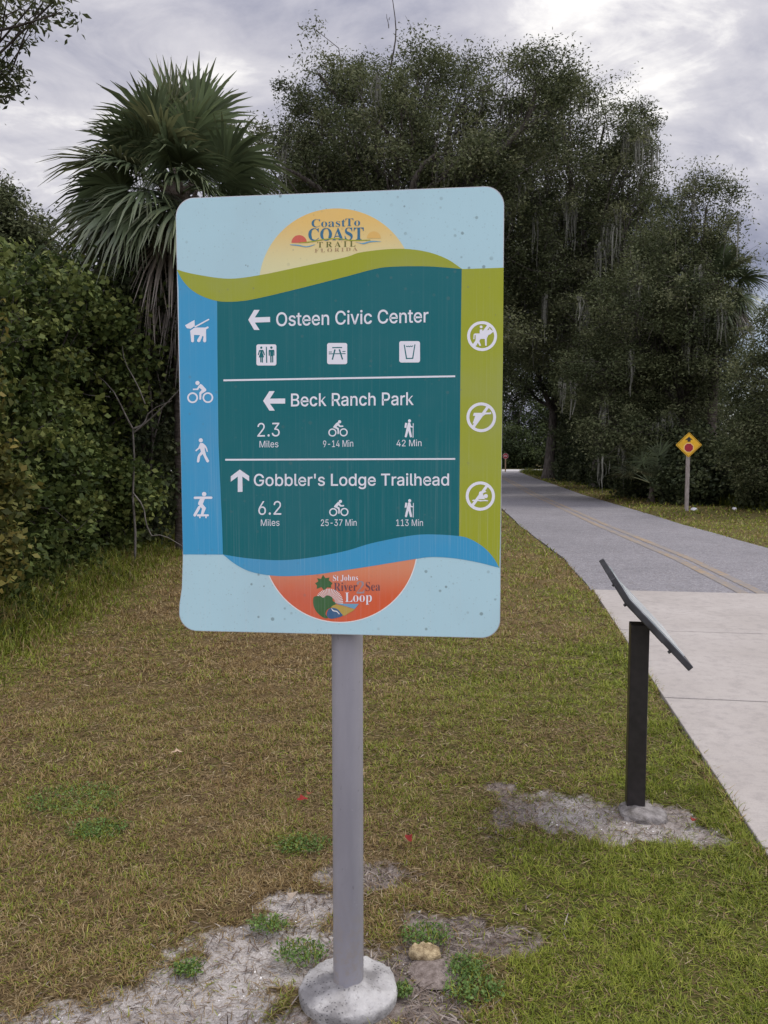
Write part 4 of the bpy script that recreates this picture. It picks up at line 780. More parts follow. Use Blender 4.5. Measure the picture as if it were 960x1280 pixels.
def fill2d(loops):
    """triangles of a region with holes; loops of 2-D points"""
    vs, es = [], []
    for lp in loops:
        b = len(vs)
        q = []
        for p in lp:
            if not q or (abs(p[0] - q[-1][0]) + abs(p[1] - q[-1][1])) > 1e-7:
                q.append(p)
        vs += [Vector(p) for p in q]
        es += [(b + i, b + (i + 1) % len(q)) for i in range(len(q))]
    v, e, f, *_ = delaunay_2d_cdt(vs, es, [], 1, 1e-7)
    v = [tuple(p) for p in v]
    keep = []
    for t in f:
        q = (sum(v[i][0] for i in t) / len(t), sum(v[i][1] for i in t) / len(t))
        if sum(in_loop(q, l) for l in loops) % 2:
            keep.append(tuple(t))
    return v, keep


def sheet(name, pieces, mat, layer, parent, tr=IDT, to=None, M4=None, step=0.00011, y0=-0.003):
    """flat printed sheet on a face that looks towards -Y; every piece [outer, hole, ...] sits a hair above the one before"""
    to = to or UV
    V, F = [], []
    for k, lp in enumerate(pieces):
        vs, fs = fill2d([[to(*tr(*p)) for p in l] for l in lp])
        b = len(V)
        yy = y0 - layer * step - min(k, 60) * 0.000012
        V += [(x, yy, z) for x, z in vs]
        for f in fs:
            a, bb, c = vs[f[0]], vs[f[1]], vs[f[2]]
            ccw = (bb[0] - a[0]) * (c[1] - a[1]) - (bb[1] - a[1]) * (c[0] - a[0]) > 0
            F.append(tuple(i + b for i in (f if ccw else f[::-1])))
    me = bpy.data.meshes.new(name)
    me.from_pydata(V, [], F)
    me.update()
    return link(name, me, mat, parent)


def embolden(l, d):
    """grow (d > 0) or shrink a closed outline by d"""
    area = sum(a[0] * b[1] - b[0] * a[1] for a, b in zip(l, l[1:] + l[:1]))
    d = d if area > 0 else -d
    out = []
    for i, p in enumerate(l):
        a, b = l[i - 1], l[(i + 1) % len(l)]
        n1 = Vector((p[1] - a[1], a[0] - p[0])).normalized()
        n2 = Vector((b[1] - p[1], p[0] - b[0])).normalized()
        m = n1 + n2
        k = max(0.55, 1 + n1.dot(n2))
        out.append((p[0] + m.x / k * d, p[1] + m.y / k * d))
    return out


def lettering(s, xl, xr, yl, yr, cap, mat, layer, parent, key=None, to=None, capu=None, bold=0.0, **kw):
    """the word fitted between the measured left and right ends of its base line"""
    serif = key == 'serif'
    src = GLYPHS[s].split('|')
    loops = [[tuple(map(int, q.split(','))) for q in l.split()] for l in src]
    if bold:
        loops = [embolden(l, bold if sum(in_loop(l[0], m) for m in loops if m is not l) % 2 == 0 else -bold) for l in loops]
    xs = [p[0] for l in loops for p in l]
    x0, x1 = min(xs), max(xs)
    ch = capu or (455.0 if serif else 509.0)
    f = lambda p: (xl + (p[0] - x0) / (x1 - x0) * (xr - xl), yl + (p[0] - x0) / (x1 - x0) * (yr - yl) - p[1] / ch * cap)
    loops = [[f(p) for p in l] for l in loops]

    inside = in_loop
    depth = [sum(inside(l[0], m) for m in loops if m is not l) for l in loops]
    pieces = []
    for l, d in zip(loops, depth):
        if d % 2 == 0:
            pieces.append([l] + [h for h, dh in zip(loops, depth) if dh == d + 1 and inside(h[0], l)])
    return sheet('lettering', pieces, mat, layer, parent, to=to, **kw)


INK = {
    'pale': m_print('ink_pale_blue', (0.435, 0.645, 0.695), dirt=1.8),
    'teal': m_print('ink_teal', (0.006, 0.135, 0.150), dirt=0.8, haze=0.25),
    'blue': m_print('ink_blue', (0.050, 0.315, 0.54), dirt=0.9),
    'green': m_print('ink_leaf_green', (0.330, 0.365, 0.028), dirt=1.0),
    'white': m_print('ink_white', (0.78, 0.78, 0.82), dirt=0.35),
    'sun': m_print('ink_sun', (0.70, 0.66, 0.36), (0.78, 0.52, 0.16), 0.405, 0.555),
    'orange': m_print('ink_orange', (0.66, 0.115, 0.040), (0.70, 0.27, 0.14), -0.52, -0.40),
    'rim': m_print('ink_rim', (0.80, 0.78, 0.74)),
    'navy': m_print('ink_logo_blue', (0.045, 0.165, 0.265), dirt=0.3),
    'olive': m_print('ink_logo_olive', (0.145, 0.155, 0.04), dirt=0.3),
    'tan': m_print('ink_logo_tan', (0.40, 0.26, 0.14), dirt=0.3),
    'red': m_print('ink_logo_red', (0.62, 0.13, 0.085), dirt=0.3),
    'faint': m_print('ink_logo_faint', (0.74, 0.47, 0.14), dirt=0.3),
    'wave': m_print('ink_logo_wave', (0.16, 0.36, 0.50), dirt=0.3),
    'forest': m_print('ink_logo_forest', (0.040, 0.125, 0.030), dirt=0.3),
    'plum': m_print('ink_logo_plum', (0.145, 0.062, 0.075), dirt=0.3),
    'slate': m_print('ink_logo_slate', (0.34, 0.27, 0.28), dirt=0.3),
    'gold': m_print('ink_logo_gold', (0.50, 0.34, 0.06), dirt=0.3),
    'pond': m_print('ink_logo_pond', (0.045, 0.12, 0.23), dirt=0.3),
}


def build_sign():
    w, h, r = SW / 2, SH / 2, 0.052
    bl, bl1 = UV(229.2, 693), UV(226.4, 735)
    # counter-clockwise from the lower right corner
    cor = lambda cx, cz, a0, rr: [(cx + rr * math.cos(math.radians(a0 + 9 * k)), cz + rr * math.sin(math.radians(a0 + 9 * k))) for k in range(11)]
    outline = cor(w - r, -h + r, 270, r) + cor(w - r, h - r, 0, r) + cor(-w + r, h - r, 90, r)
    outline += [(-w, bl[1] + 0.02), (-w - 0.0015, bl[1] - 0.02), (-w - 0.006, bl1[1]), (-w - 0.0145, -h + 0.075)] + cor(-w - 0.0155 + r, -h + r, 180, r)
    panel = MB().prism(outline, -0.003, 0.003).build('panel', M['alu'], sign)
    panel.matrix_parent_inverse = Matrix.Identity(4)
    panel.matrix_local = Matrix.Translation(Vector((0.108, -2.310, 0.0))) @ SIGN_M
    inset = 0.0016
    face = [(x * (1 - inset / w), z * (1 - inset / h)) for x, z in outline]
    raw = lambda x, z: (x, z)
    sheet('face_film', [[face]], INK['pale'], 0, panel, to=raw, y0=-0.0034)
    B = lambda *a, **k: sheet(*a, **k)
    y0 = -0.0036
    top_mid = [(330, 354), (370, 348), (430, 335), (489, 323)]
    bot_mid = [(308, 701), (347, 709), (384, 708), (430, 701), (466, 693), (512, 684), (540, 682)]
    # emblems
    sunp = [p for p in arc(421, 358, 97, 176, 342, 60)] + [(500, 322), (489, 323), (430, 335), (370, 348), (330, 354)]
    sunf = sheet('sun_emblem', [[sunp]], INK['sun'], 1, panel, y0=y0)
    om = [(347, 709), (384, 708), (430, 701), (466, 693), (512, 684)]
    a_l, a_r = 163, 5
    sheet('emblem_rim', [[arc(425.5, 681, 97.3, a_r - 1, a_l + 1, 60) + om]], INK['rim'], 1, panel, y0=y0)
    sheet('sunset_emblem', [[arc(425.5, 681, 96, a_r, a_l, 60) + om]], INK['orange'], 2, panel, y0=y0)
    # side strips and the centre
    sheet('blue_strip', [[[(221.9, 338), (240, 352), (274, 364), (275, 445), (276, 555), (280, 660), (281, 693), (229.4, 692.8), (228.3, 646), (225.4, 480), (223.8, 360)]]], INK['blue'], 3, panel, y0=y0)
    sheet('green_strip', [[[(574, 336.8), (629.4, 335.0), (628.6, 451), (625.6, 646), (624.2, 710), (606, 697), (590, 688), (570, 684)]]], INK['green'], 3, panel, y0=y0)
    sheet('centre_field', [[[(271.9, 362), (324, 358), (370, 348), (430, 335), (489, 323), (535, 324), (577.2, 336.6), (575.8, 445), (574, 660), (573.8, 684), (540, 682), (512, 684), (466, 693), (430, 701), (384, 708), (347, 709), (308, 701), (279.2, 692.8), (278.3, 660), (273.7, 555), (272.3, 445)]]], INK['teal'], 4, panel, y0=y0)
    up = crv([(221.6, 337.4), (244.4, 343.2), (285.6, 348.7), (324.6, 344.4), (370.4, 335), (430, 322.4), (452, 315.8), (495.6, 311.4), (530, 314.4), (557.5, 323.5), (577.6, 336.6)])
    dn = crv([(577.6, 336.6), (534.6, 333.4), (488.7, 333.9), (465.8, 337.3), (430, 346.8), (370.4, 362), (324.6, 372.8), (301.7, 376.7), (276.5, 377.2), (255.8, 371.7), (239.8, 362.5), (228.3, 350), (221.6, 337.4)])
    sheet('hill_band', [[up + dn[1:-1]]], INK['green'], 5, panel, y0=y0)
    up = crv([(279.2, 692.8), (308.5, 697.4), (347.5, 700), (384, 697.4), (430, 689), (465.8, 678.6), (511.7, 669.6), (539, 667.8), (573.5, 669.9), (589.6, 674.5), (605.6, 684.8), (617, 697.4), (624.0, 709.5)])
    dn = crv([(624.0, 709.5), (598.8, 703), (569, 697.8), (539, 696), (511.7, 699.7), (465.8, 707.2), (430, 712.7), (393.3, 718), (359, 719.9), (336, 718.7), (313, 714), (294.8, 705), (279.2, 692.8)])
    sheet('river_band', [[up + dn[1:-1]]], INK['blue'], 5, panel, y0=y0)
    T = lambda name, pcs, tr=IDT, lay=7, ink='white': sheet(name, pcs, INK[ink], lay, panel, tr=tr, y0=y0)
    LT = lambda s, xl, xr, yl, yr, cap, ink='white', lay=7, key=None, bold=0.0: lettering(s, xl, xr, yl, yr, cap, INK[ink], lay, panel, key=key, y0=y0, bold=bold)
    # arrows and rules
    c1, c3 = Z24(210, 225, 960 / 220), Z24(210, 440, 960 / 220)
    T('arrow', [[[(440, 764), (472, 710), (502, 710), (476, 751), (559, 748), (559, 776), (476, 779), (502, 819), (472, 819)]]], c1)
    T('arrow', [[[(521, 267), (555, 214), (584, 214), (558, 255), (641, 254), (641, 282), (558, 282), (585, 320), (555, 320)]]], c3)
    T('arrow', [[[(394, 641), (445, 676), (445, 705), (408, 679), (409, 762), (383, 763), (383, 679), (345, 707), (345, 678)]]], c3)
    T('divider', [[[(279.9, 474.5), (569, 469.4), (569, 471.6), (279.9, 476.7)]]])
    T('divider', [[[(282.2, 573.6), (569, 572.6), (569, 574.6), (282.2, 575.8)]]])
    # words
    LT('Osteen Civic Center', 345.7, 535.7, 407.8, 403.0, 16.6, bold=8.5)
    LT('Beck Ranch Park', 364.2, 517.4, 507.9, 506.2, 15.6, bold=8.5)
    LT("Gobbler's Lodge Trailhead", 317.8, 561.4, 607.2, 606.6, 14.6, bold=8.5)
    LT('2.3', 322.3, 350.2, 545.9, 545.4, 17.0)
    LT('Miles', 325.0, 348.4, 559.4, 559.0, 8.2, bold=0.0)
    LT('9-14 Min', 404.2, 441.8, 559.0, 558.3, 8.2, bold=0.0)
    LT('42 Min', 495.8, 527.0, 558.0, 557.6, 8.0, bold=0.0)
    LT('6.2', 323.4, 352.0, 643.4, 643.2, 17.0)
    LT('Miles', 326.6, 349.8, 657.2, 657.0, 8.0, bold=0.0)
    LT('25-37 Min', 401.4, 446.0, 657.2, 657.0, 8.0, bold=0.0)
    LT('113 Min', 495.4, 528.8, 657.2, 657.2, 8.0, bold=0.0)
    # service symbols
    z = Z24(314, 423)
    T('service_symbol', [rrect(168, 184, 768, 818, 62)], z)
    wm = [disc(314, 285, 34), [[(270, 352), (355, 350), (352, 420), (398, 574), (240, 578), (285, 420)]], bar((262, 372), (228, 492), 34), bar((362, 368), (406, 492), 34),
          bar((300, 570), (302, 725), 36, round_=False), bar((346, 570), (348, 730), 36, round_=False)]
    mn = [disc(617, 283, 36), [[(545, 350), (692, 348), (708, 380), (710, 520), (678, 522), (676, 400), (672, 400), (674, 725), (640, 725), (638, 540), (622, 540), (624, 728), (584, 728), (580, 402), (572, 402), (570, 525), (538, 525), (535, 380)]]]
    T('service_figure', wm + mn + [[[(452, 260), (484, 260), (494, 738), (460, 738)]]], z, 8, 'teal')
    z = Z24(402, 422)
    T('service_symbol', [rrect(174, 168, 776, 802, 62)], z)
    T('service_figure', [[[(328, 292), (622, 286), (622, 318), (328, 324)]], bar((410, 362), (330, 668), 42, round_=False), bar((540, 358), (636, 662), 42, round_=False),
                         [[(222, 480), (725, 474), (725, 500), (222, 506)]], [[(225, 428), (318, 424), (318, 448), (225, 452)]], [[(632, 414), (724, 408), (724, 432), (632, 438)]]], z, 8, 'teal')
    z = Z24(492, 420)
    T('service_symbol', [rrect(174, 160, 796, 800, 62)], z)
    T('service_figure', [[[(308, 268), (338, 264), (408, 664), (562, 660), (628, 260), (660, 258), (592, 692), (374, 698)]], limb([(384, 308), (404, 330), (444, 308), (474, 330), (512, 306), (546, 326), (580, 300)], 24)[0]]
      + limb([(404, 330), (444, 308), (474, 330), (512, 306), (546, 326), (580, 300)], 24), z, 8, 'teal')
    # cyclists and hikers of the two distance rows

    def cyclist(z):
        T('cyclist_symbol', [ring(285, 545, 122, 84), ring(620, 540, 122, 84), disc(500, 224, 48), [crv([(428, 240), (480, 282), (520, 335), (600, 335), (606, 372), (500, 378), (448, 338), (414, 380), (478, 420), (474, 580), (436, 582), (428, 456), (318, 396), (316, 364)], 3, True)]], z)

    def hiker(z):
        T('hiker_symbol', [disc(482, 194, 46), [[(436, 246), (500, 246), (528, 350), (578, 362), (578, 398), (506, 386), (506, 420), (556, 668), (526, 692), (494, 680), (446, 496), (398, 680), (364, 694), (336, 664), (398, 400), (416, 330)]],
                           [[(352, 250), (410, 262), (390, 402), (330, 404)]], bar((592, 276), (586, 690), 22)], z)
    cyclist(Z24(404, 518))
    cyclist(Z24(405, 617.3))
    hiker(Z24(492, 518))
    hiker(Z24(492.2, 617.6))
    # the four allowed uses on the blue strip
    z = Z24(228, 390)
    T('dog_symbol', [[crv([(97, 405), (380, 245), (388, 430), (262, 510), (150, 492)], 1, True)], bar((398, 452), (800, 234), 42),
                     [[(250, 570), (360, 490), (450, 472), (700, 474), (770, 440), (804, 456), (796, 490), (724, 530), (730, 880), (700, 916), (660, 912), (632, 870), (650, 745), (618, 720), (552, 890), (510, 916), (462, 890), (458, 850), (546, 700), (366, 694), (366, 890), (330, 920), (282, 900), (262, 700)]]], z)
    z = Z24(230, 470)
    T('cyclist_symbol', [ring(274, 655, 162, 112), ring(732, 652, 160, 112), disc(420, 213, 63), [[(284, 382), (400, 380), (462, 286), (512, 240), (560, 268), (680, 400), (682, 446), (640, 476), (540, 540), (530, 700), (500, 720), (476, 700), (476, 500), (550, 418), (480, 356), (436, 424), (284, 426)]]], z)
    z = Z24(235, 545)
    T('walker_symbol', [disc(400, 130, 62), [[(378, 214), (460, 210), (548, 290), (590, 370), (610, 470), (580, 480), (548, 380), (512, 340), (524, 440), (560, 580), (654, 750), (614, 796), (572, 780), (480, 590), (456, 540), (384, 610), (352, 780), (318, 798), (282, 776), (300, 630), (330, 560), (404, 470), (376, 372), (350, 390), (258, 464), (232, 430), (322, 352)]]], z)
    z = Z24(235, 612)
    T('skateboarder_symbol', [disc(500, 132, 66), bar((222, 244), (714, 240), 72), [[(390, 250), (530, 250), (460, 430), (556, 550), (480, 740), (400, 740), (436, 570), (316, 430), (330, 370)]],
                              bar((350, 530), (220, 762), 84, 84), bar((312, 768), (612, 768), 62), bar((372, 810), (372, 836), 42), bar((556, 810), (556, 836), 42)], z)
    # the three forbidden uses on the green strip
    z = Z24(582, 400)
    T('prohibition_symbol', [ring(494, 490, 448, 362), bar((230, 790), (720, 140), 92, round_=False), disc(466, 214, 42),
                             [[(425, 290), (500, 290), (512, 350), (600, 330), (700, 300), (730, 235), (745, 290), (842, 346), (740, 436), (680, 460), (636, 560), (632, 775), (586, 778), (576, 575), (440, 575), (412, 640), (466, 770), (424, 790), (366, 690), (312, 790), (262, 770), (300, 590), (300, 460), (270, 460), (266, 585), (232, 585), (240, 440), (280, 410), (420, 410)]]], z)
    z = Z24(582, 502)
    T('prohibition_symbol', [ring(470, 472, 444, 356), bar((232, 760), (676, 150), 84, round_=False), [[(248, 340), (510, 340), (560, 330), (720, 330), (758, 308), (770, 376), (590, 388), (440, 500), (330, 640), (212, 660), (288, 430), (222, 430)]]], z)
    z = Z24(580, 600)
    T('prohibition_symbol', [ring(490, 480, 438, 350), bar((240, 780), (700, 160), 84, round_=False), disc(654, 480, 62), [[(420, 520), (455, 370), (480, 340), (640, 318), (672, 350), (560, 400), (628, 570), (430, 570)]],
                             [[(244, 600), (300, 585), (400, 600), (480, 590), (560, 605), (640, 590), (728, 612), (710, 634), (600, 628), (490, 640), (420, 625), (250, 630)]]], z)
    # the upper emblem's writing
    z = Z24(340, 250, 6)
    LT('Coast', 389.8, 432.2, 284.6, 283.6, 9.8, 'navy', 7, 'serif', -5.0)
    LT('To', 432.0, 450.4, 283.4, 282.6, 9.6, 'navy', 7, 'serif', -5.0)
    LT('COAST', 385.8, 455.0, 301.4, 300.0, 15.2, 'navy', 7, 'serif')
    LT('TRAIL', 397.0, 444.6, 310.0, 308.6, 7.0, 'olive', 8, 'serif', -6.0)
    LT('FLORIDA', 393.8, 447.0, 316.0, 313.8, 4.4, 'tan', 8, 'serif', -6.0)
    T('logo_sun', [[arc(206, 324, 58, 180, 360, 24)]], z, 6, 'red')
    T('logo_sun', [[arc(765, 290, 52, 180, 360, 24)]], z, 6, 'faint')
    lw = crv([(143, 336), (200, 338), (262, 350), (325, 334), (300, 348), (258, 357), (205, 348), (143, 341)], 5, True)
    rw = crv([(632, 318), (680, 325), (740, 310), (822, 314), (740, 320), (688, 334), (640, 322)], 5, True)
    T('logo_wave', [[lw]], z, 8, 'wave')
    T('logo_wave', [[rw]], z, 8, 'wave')
    T('logo_hill', [[crv([(205, 322), (300, 312), (400, 294), (500, 290), (600, 302), (740, 300)], 5) + crv([(740, 306), (600, 309), (500, 297), (400, 301), (300, 319), (205, 326)], 5)]], z, 9, 'green')
    # the lower emblem's writing
    LT('St Johns', 416.6, 447.8, 725.8, 725.2, 7.2, 'white', 7, 'serif', -5.0)
    LT('River', 417.6, 446.8, 738.6, 738.2, 10.6, 'plum', 7, 'serif', -5.0)
    LT('2', 446.0, 455.8, 742.0, 741.6, 15.0, 'slate', 6, 'serif', -5.0)
    LT('Sea', 457.2, 475.4, 738.4, 738.0, 11.0, 'plum', 7, 'serif', -5.0)
    LT('Loop', 431.6, 465.0, 752.2, 751.8, 12.0, 'white', 7, 'serif', -5.0)
    z = Z24(380, 715, 9.6)
    rays = []
    for k in range(25):
        a = math.radians(-176 + k * 7.4)
        p, q = (305 + 70 * math.cos(a), 365 + 70 * math.sin(a)), (305 + 168 * math.cos(a), 365 + 168 * math.sin(a))
        rays.append(bar(p, q, 4, 11, round_=False))
    T('logo_rays', rays, z, 6, 'rim')
    T('logo_leaf', [[[(232, 32), (262, 72), (310, 62), (300, 96), (346, 130), (326, 160), (330, 186), (284, 180), (244, 218), (212, 178), (156, 200), (160, 160), (136, 132), (176, 108), (160, 70), (206, 80)]]], z, 7, 'forest')
    T('logo_trees', [[crv([(120, 300), (190, 285), (236, 305), (280, 276), (340, 300), (352, 345), (392, 372), (330, 420), (280, 450), (262, 500), (290, 548), (230, 540), (160, 480), (118, 400)], 5, True)]], z, 8, 'forest')
    T('logo_bank', [[crv([(330, 420), (380, 388), (460, 400), (560, 430), (610, 445), (540, 490), (470, 520), (400, 440)], 5, True)]], z, 9, 'gold')
    T('logo_river', [[[(385, 376), (660, 378), (612, 440), (560, 425), (480, 400)]]], z, 8, 'wave')
    T('logo_pond', [[crv([(290, 455), (340, 425), (400, 440), (440, 480), (466, 520), (400, 545), (320, 556), (278, 520)], 5, True)]], z, 10, 'pond')
    T('logo_ripple', [[crv([(336, 432), (360, 455), (400, 465), (432, 500)], 5) + crv([(426, 506), (392, 474), (352, 466), (330, 436)], 5)]], z, 11, 'rim')
    # brackets, pole, footing
    for zz in (1.30, 2.16):
        MB().box((0.0, -0.030, zz), (0.22, 0.022, 0.045)).build('bracket', M['alu'], sign, bevel=0.003)
    MB().lathe([(0.046, 0.03), (0.046, 2.25), (0.042, 2.256)], (0, 0.006, 0), 48).build('pole', M['pole'], sign, smooth=True)
    rad = random.Random(4)
    prof = [(0.138, -0.06), (0.143, -0.015), (0.146, 0.008), (0.147, 0.022), (0.144, 0.031), (0.136, 0.036), (0.115, 0.040), (0.085, 0.044), (0.058, 0.049), (0.04, 0.053)]
    ft = MB().lathe(prof, (0, 0.004, 0), 96, 0.016, 3)
    for i, v in enumerate(ft.v):
        nz = 0.013 * (float(vnoise(v[0] * 10 + 5, v[1] * 10 + 5, 0.35, 3)) - 0.5) + 0.009 * (float(vnoise(v[0] * 10, v[1] * 10, 0.12, 8)) - 0.5)
        ft.v[i] = (v[0], v[1], v[2] + (nz if v[2] > 0 else 0))
    ft.build('footing', M['footing'], sign, smooth=True)


build_sign()


# ------------------------------------------------------------------ the tilted reading panel on its black post
def build_reading_panel():
    az = math.radians(10.5)
    t = empty('reading_panel', (1.165, 3.62, 0.0), -az, 'slanted reading panel seen edge-on, on a square black post beside the concrete path', 'information panel')
    # local frame: Y runs along the path, X points to the path, the desk falls towards +X
    th = math.radians(46.5)
    ex = Vector((math.cos(th), 0, -math.sin(th)))          # down the desk
    en = Vector((math.sin(th), 0, math.cos(th)))           # out of its face
    c0 = Vector((0.018, 0, 0.925))
    prof = []
    a0, bend, a1 = -0.245, -0.135, 0.248
    up = Vector((math.cos(th + 0.20), 0, -math.sin(th + 0.20)))
    nu = Vector((math.sin(th + 0.20), 0, math.cos(th + 0.20)))
    pb = c0 + ex * bend
    pt = pb + up * (a0 - bend)
    pe = c0 + ex * a1
    yw = 0.305
    T = 0.026

    def slab(name, mat, lo, hi, y0, y1, s0, s1, bev=0.0):
        """a bent board following the desk line between stations s0 and s1"""
        st = []
        for s in ([s0] + ([bend] if s0 < bend < s1 else []) + [s1]):
            p = (pb + up * (s - bend)) if s < bend else (c0 + ex * s)
            n = nu if s < bend - 1e-6 else ((nu + en).normalized() if abs(s - bend) < 1e-6 else en)
            st.append((p + n * lo, p + n * hi))
        mb = MB()
        n = len(st)
        V = []
        for y in (y0, y1):
            for a, b in st:
                V += [(a.x, y, a.z), (b.x, y, b.z)]
        F = []
        k = 2 * n
        for i in range(n - 1):
            q = 2 * i
            F += [(q, q + 2, q + 3, q + 1), (k + q, k + q + 1, k + q + 3, k + q + 2), (q + 1, q + 3, k + q + 3, k + q + 1), (q, k + q, k + q + 2, q + 2)]
        F += [(0, 1, k + 1, k), (2 * n - 2, k + 2 * n - 2, k + 2 * n - 1, 2 * n - 1)]
        mb.add(V, F)
        return mb.build(name, mat, t, bevel=bev)
    desk = slab('desk_frame', M['frame'], -T, 0.0, -yw, yw, a0, a1, 0.003)
    g = slab('graphic_panel', m_noisy('pale_panel_print', (0.30, 0.36, 0.36), (0.62, 0.64, 0.62), 6.0, 0.18, 0.5, 0.0, 0.001), 0.0008, 0.0065, -yw + 0.02, yw - 0.02, a0 + 0.045, a1 - 0.055, 0.0)
    MB().box((0.006, 0, 0.43), (0.082, 0.082, 0.86)).build('post', M['black'], t, bevel=0.004)
    # the slanted saddle that joins post and desk, with its bolts
    slab('saddle', M['black'], -T - 0.008, -T - 0.0005, -0.16, 0.16, -0.10, 0.13, 0.0)
    for s in (-0.12, 0.15):
        for yy in (-yw + 0.05, yw - 0.05):
            p = c0 + ex * s - en * (T + 0.004)
            mb = MB()
            mb.tube([p + en * 0.006, p - en * 0.008], [0.008, 0.006], 10)
            b = mb.build('bolt', M['frame'], t)
            for v in b.data.vertices:
                v.co.y += yy
    ft = MB().lathe([(0.11, -0.05), (0.10, -0.004), (0.085, 0.006), (0.05, 0.012), (0.03, 0.014)], (0.03, -0.05, 0), 40, 0.10, 9)
    for i, v in enumerate(ft.v):
        ft.v[i] = (v[0], v[1], v[2] + 0.012 * (float(vnoise(v[0] * 10 + 9, v[1] * 10 + 4, 0.4, 5)) - 0.5))
    ft.build('footing', M['sandy_footing'], t, smooth=True)


build_reading_panel()


# ------------------------------------------------------------------ the road signs
def shape_sheet(name, pieces, mat, k, parent, y0):
    return sheet(name, pieces, mat, k, parent, to=lambda x, z: (x, z), step=0.0012, y0=y0)


def m_flat(name, c, rough=0.45):
    return m_noisy(name, tuple(x * 0.86 for x in c), tuple(min(1, x * 1.08) for x in c), 9.0, rough, 0.4, 0.03, 0.001)


def build_road_signs():
    yel, blk, red, wht = m_flat('sign_yellow', (0.72, 0.40, 0.012)), m_flat('sign_black', (0.018, 0.015, 0.016)), m_flat('sign_red', (0.30, 0.010, 0.022)), m_flat('sign_white', (0.70, 0.55, 0.40))
    t = empty('warning_sign', (8.29, 21.87, 0.0), math.radians(-8), 'yellow diamond sign with a black arrow above a red octagon, on a grey post', 'road sign')
    MB().box((0, 0, 0.86), (0.095, 0.095, 1.92)).build('post', M['wood_post'], t, bevel=0.006)
    zc, R = 1.80, 0.345

    def dia(r, c):
        out = []
        for k in range(4):
            a = k * 90
            cx, cz = (r - c * 1.414) * math.cos(math.radians(a)), (r - c * 1.414) * math.sin(math.radians(a))
            out += [(cx + c * math.cos(math.radians(a + d)), zc + cz + c * math.sin(math.radians(a + d))) for d in (-45, -22, 0, 22, 45)]
        return out
    p = MB().prism(dia(R, 0.03), -0.056, -0.050).build('plate', yel, t)
    shape_sheet('border', [[dia(R - 0.022, 0.026), dia(R - 0.036, 0.020)]], blk, 1, p, -0.056)
    oc = lambda r: [(r * math.cos(math.radians(22.5 + 45 * k)), zc - 0.075 + r * math.sin(math.radians(22.5 + 45 * k))) for k in range(8)]
    wh = m_flat('sign_cream', (0.80, 0.52, 0.20))
    shape_sheet('octagon_rim', [[oc(0.138)]], wh, 1, p, -0.056)
    shape_sheet('stop_octagon', [[oc(0.118)]], red, 2, p, -0.056)
    shape_sheet('arrow', [[[(-0.105, zc + 0.125), (-0.036, zc + 0.14), (-0.036, zc + 0.085), (0.044, zc + 0.085), (0.044, zc + 0.14), (0.105, zc + 0.125), (0.0, zc + 0.222)]]], blk, 1, p, -0.056)
    # the stop sign far down the trail
    t = empty('stop_sign', (9.32, 61.5, 0.0), math.radians(-6), 'small red octagonal stop sign at the far end of the trail', 'road sign')
    MB().box((0, 0, 0.62), (0.09, 0.09, 1.42)).build('post', m_noisy('tan_post', (0.30, 0.2, 0.12), (0.42, 0.3, 0.19), 9.0), t, bevel=0.006)
    zs = 1.22
    o2 = lambda r: [(r * math.cos(math.radians(22.5 + 45 * k)), zs + r * math.sin(math.radians(22.5 + 45 * k))) for k in range(8)]
    wht2, red2 = m_flat('stop_white', (0.78, 0.78, 0.78)), m_flat('stop_red', (0.42, 0.02, 0.03))
    p = MB().prism(o2(0.225), -0.054, -0.048).build('plate', wht2, t)
    shape_sheet('red_field', [[o2(0.21)]], red2, 1, p, -0.054)
    lettering('STOP', -0.14, 0.14, zs - 0.07, zs - 0.07, -0.15, wht2, 2, p, bold=12.0, to=lambda x, z: (x, z), step=0.0012, y0=-0.054)


build_road_signs()

# ------------------------------------------------------------------ trees, shrubs, palms
def unit(n, rng):
    v = rng.normal(size=(n, 3))
    return v / np.linalg.norm(v, axis=1, keepdims=True)


def leaves_mesh(name, P, L, cols, rng, aspect=0.42, up=0.5, droop=0.15, fold=0.12, tint_c=None, out=None):
    """one small four-cornered leaf at every point of P; L their lengths"""
    n = len(P)
    d = unit(n, rng)
    d[:, 2] = d[:, 2] * 0.7 - droop
    d /= np.linalg.norm(d, axis=1, keepdims=True)
    nn = unit(n, rng)
    nn[:, 2] += up
    if out is not None:
        nn += out * 1.1
    s = np.cross(d, nn)
    s /= np.linalg.norm(s, axis=1, keepdims=True) + 1e-9
    nr = np.cross(s, d)
    L = np.asarray(L)[:, None]
    w = L * aspect * 0.5
    V = np.empty((n, 4, 3), np.float32)
    V[:, 0] = P
    V[:, 1] = P + d * L * 0.45 + s * w + nr * L * fold
    V[:, 2] = P + d * L
    V[:, 3] = P + d * L * 0.45 - s * w + nr * L * fold
    F = np.arange(n * 4, dtype=np.int32).reshape(n, 4)
    cols = np.asarray(cols, float)
    k = rng.random(n) if tint_c is None else np.clip(tint_c + rng.normal(0, 0.16, n), 0, 0.999)
    f = k * (len(cols) - 1)
    i = np.clip(f.astype(int), 0, len(cols) - 2)
    tint = cols[i] * (1 - (f - i))[:, None] + cols[i + 1] * (f - i)[:, None]
    tint *= rng.uniform(0.8, 1.2, n)[:, None]
    return mesh_np(name, V.reshape(-1, 3), F, tint=tint)


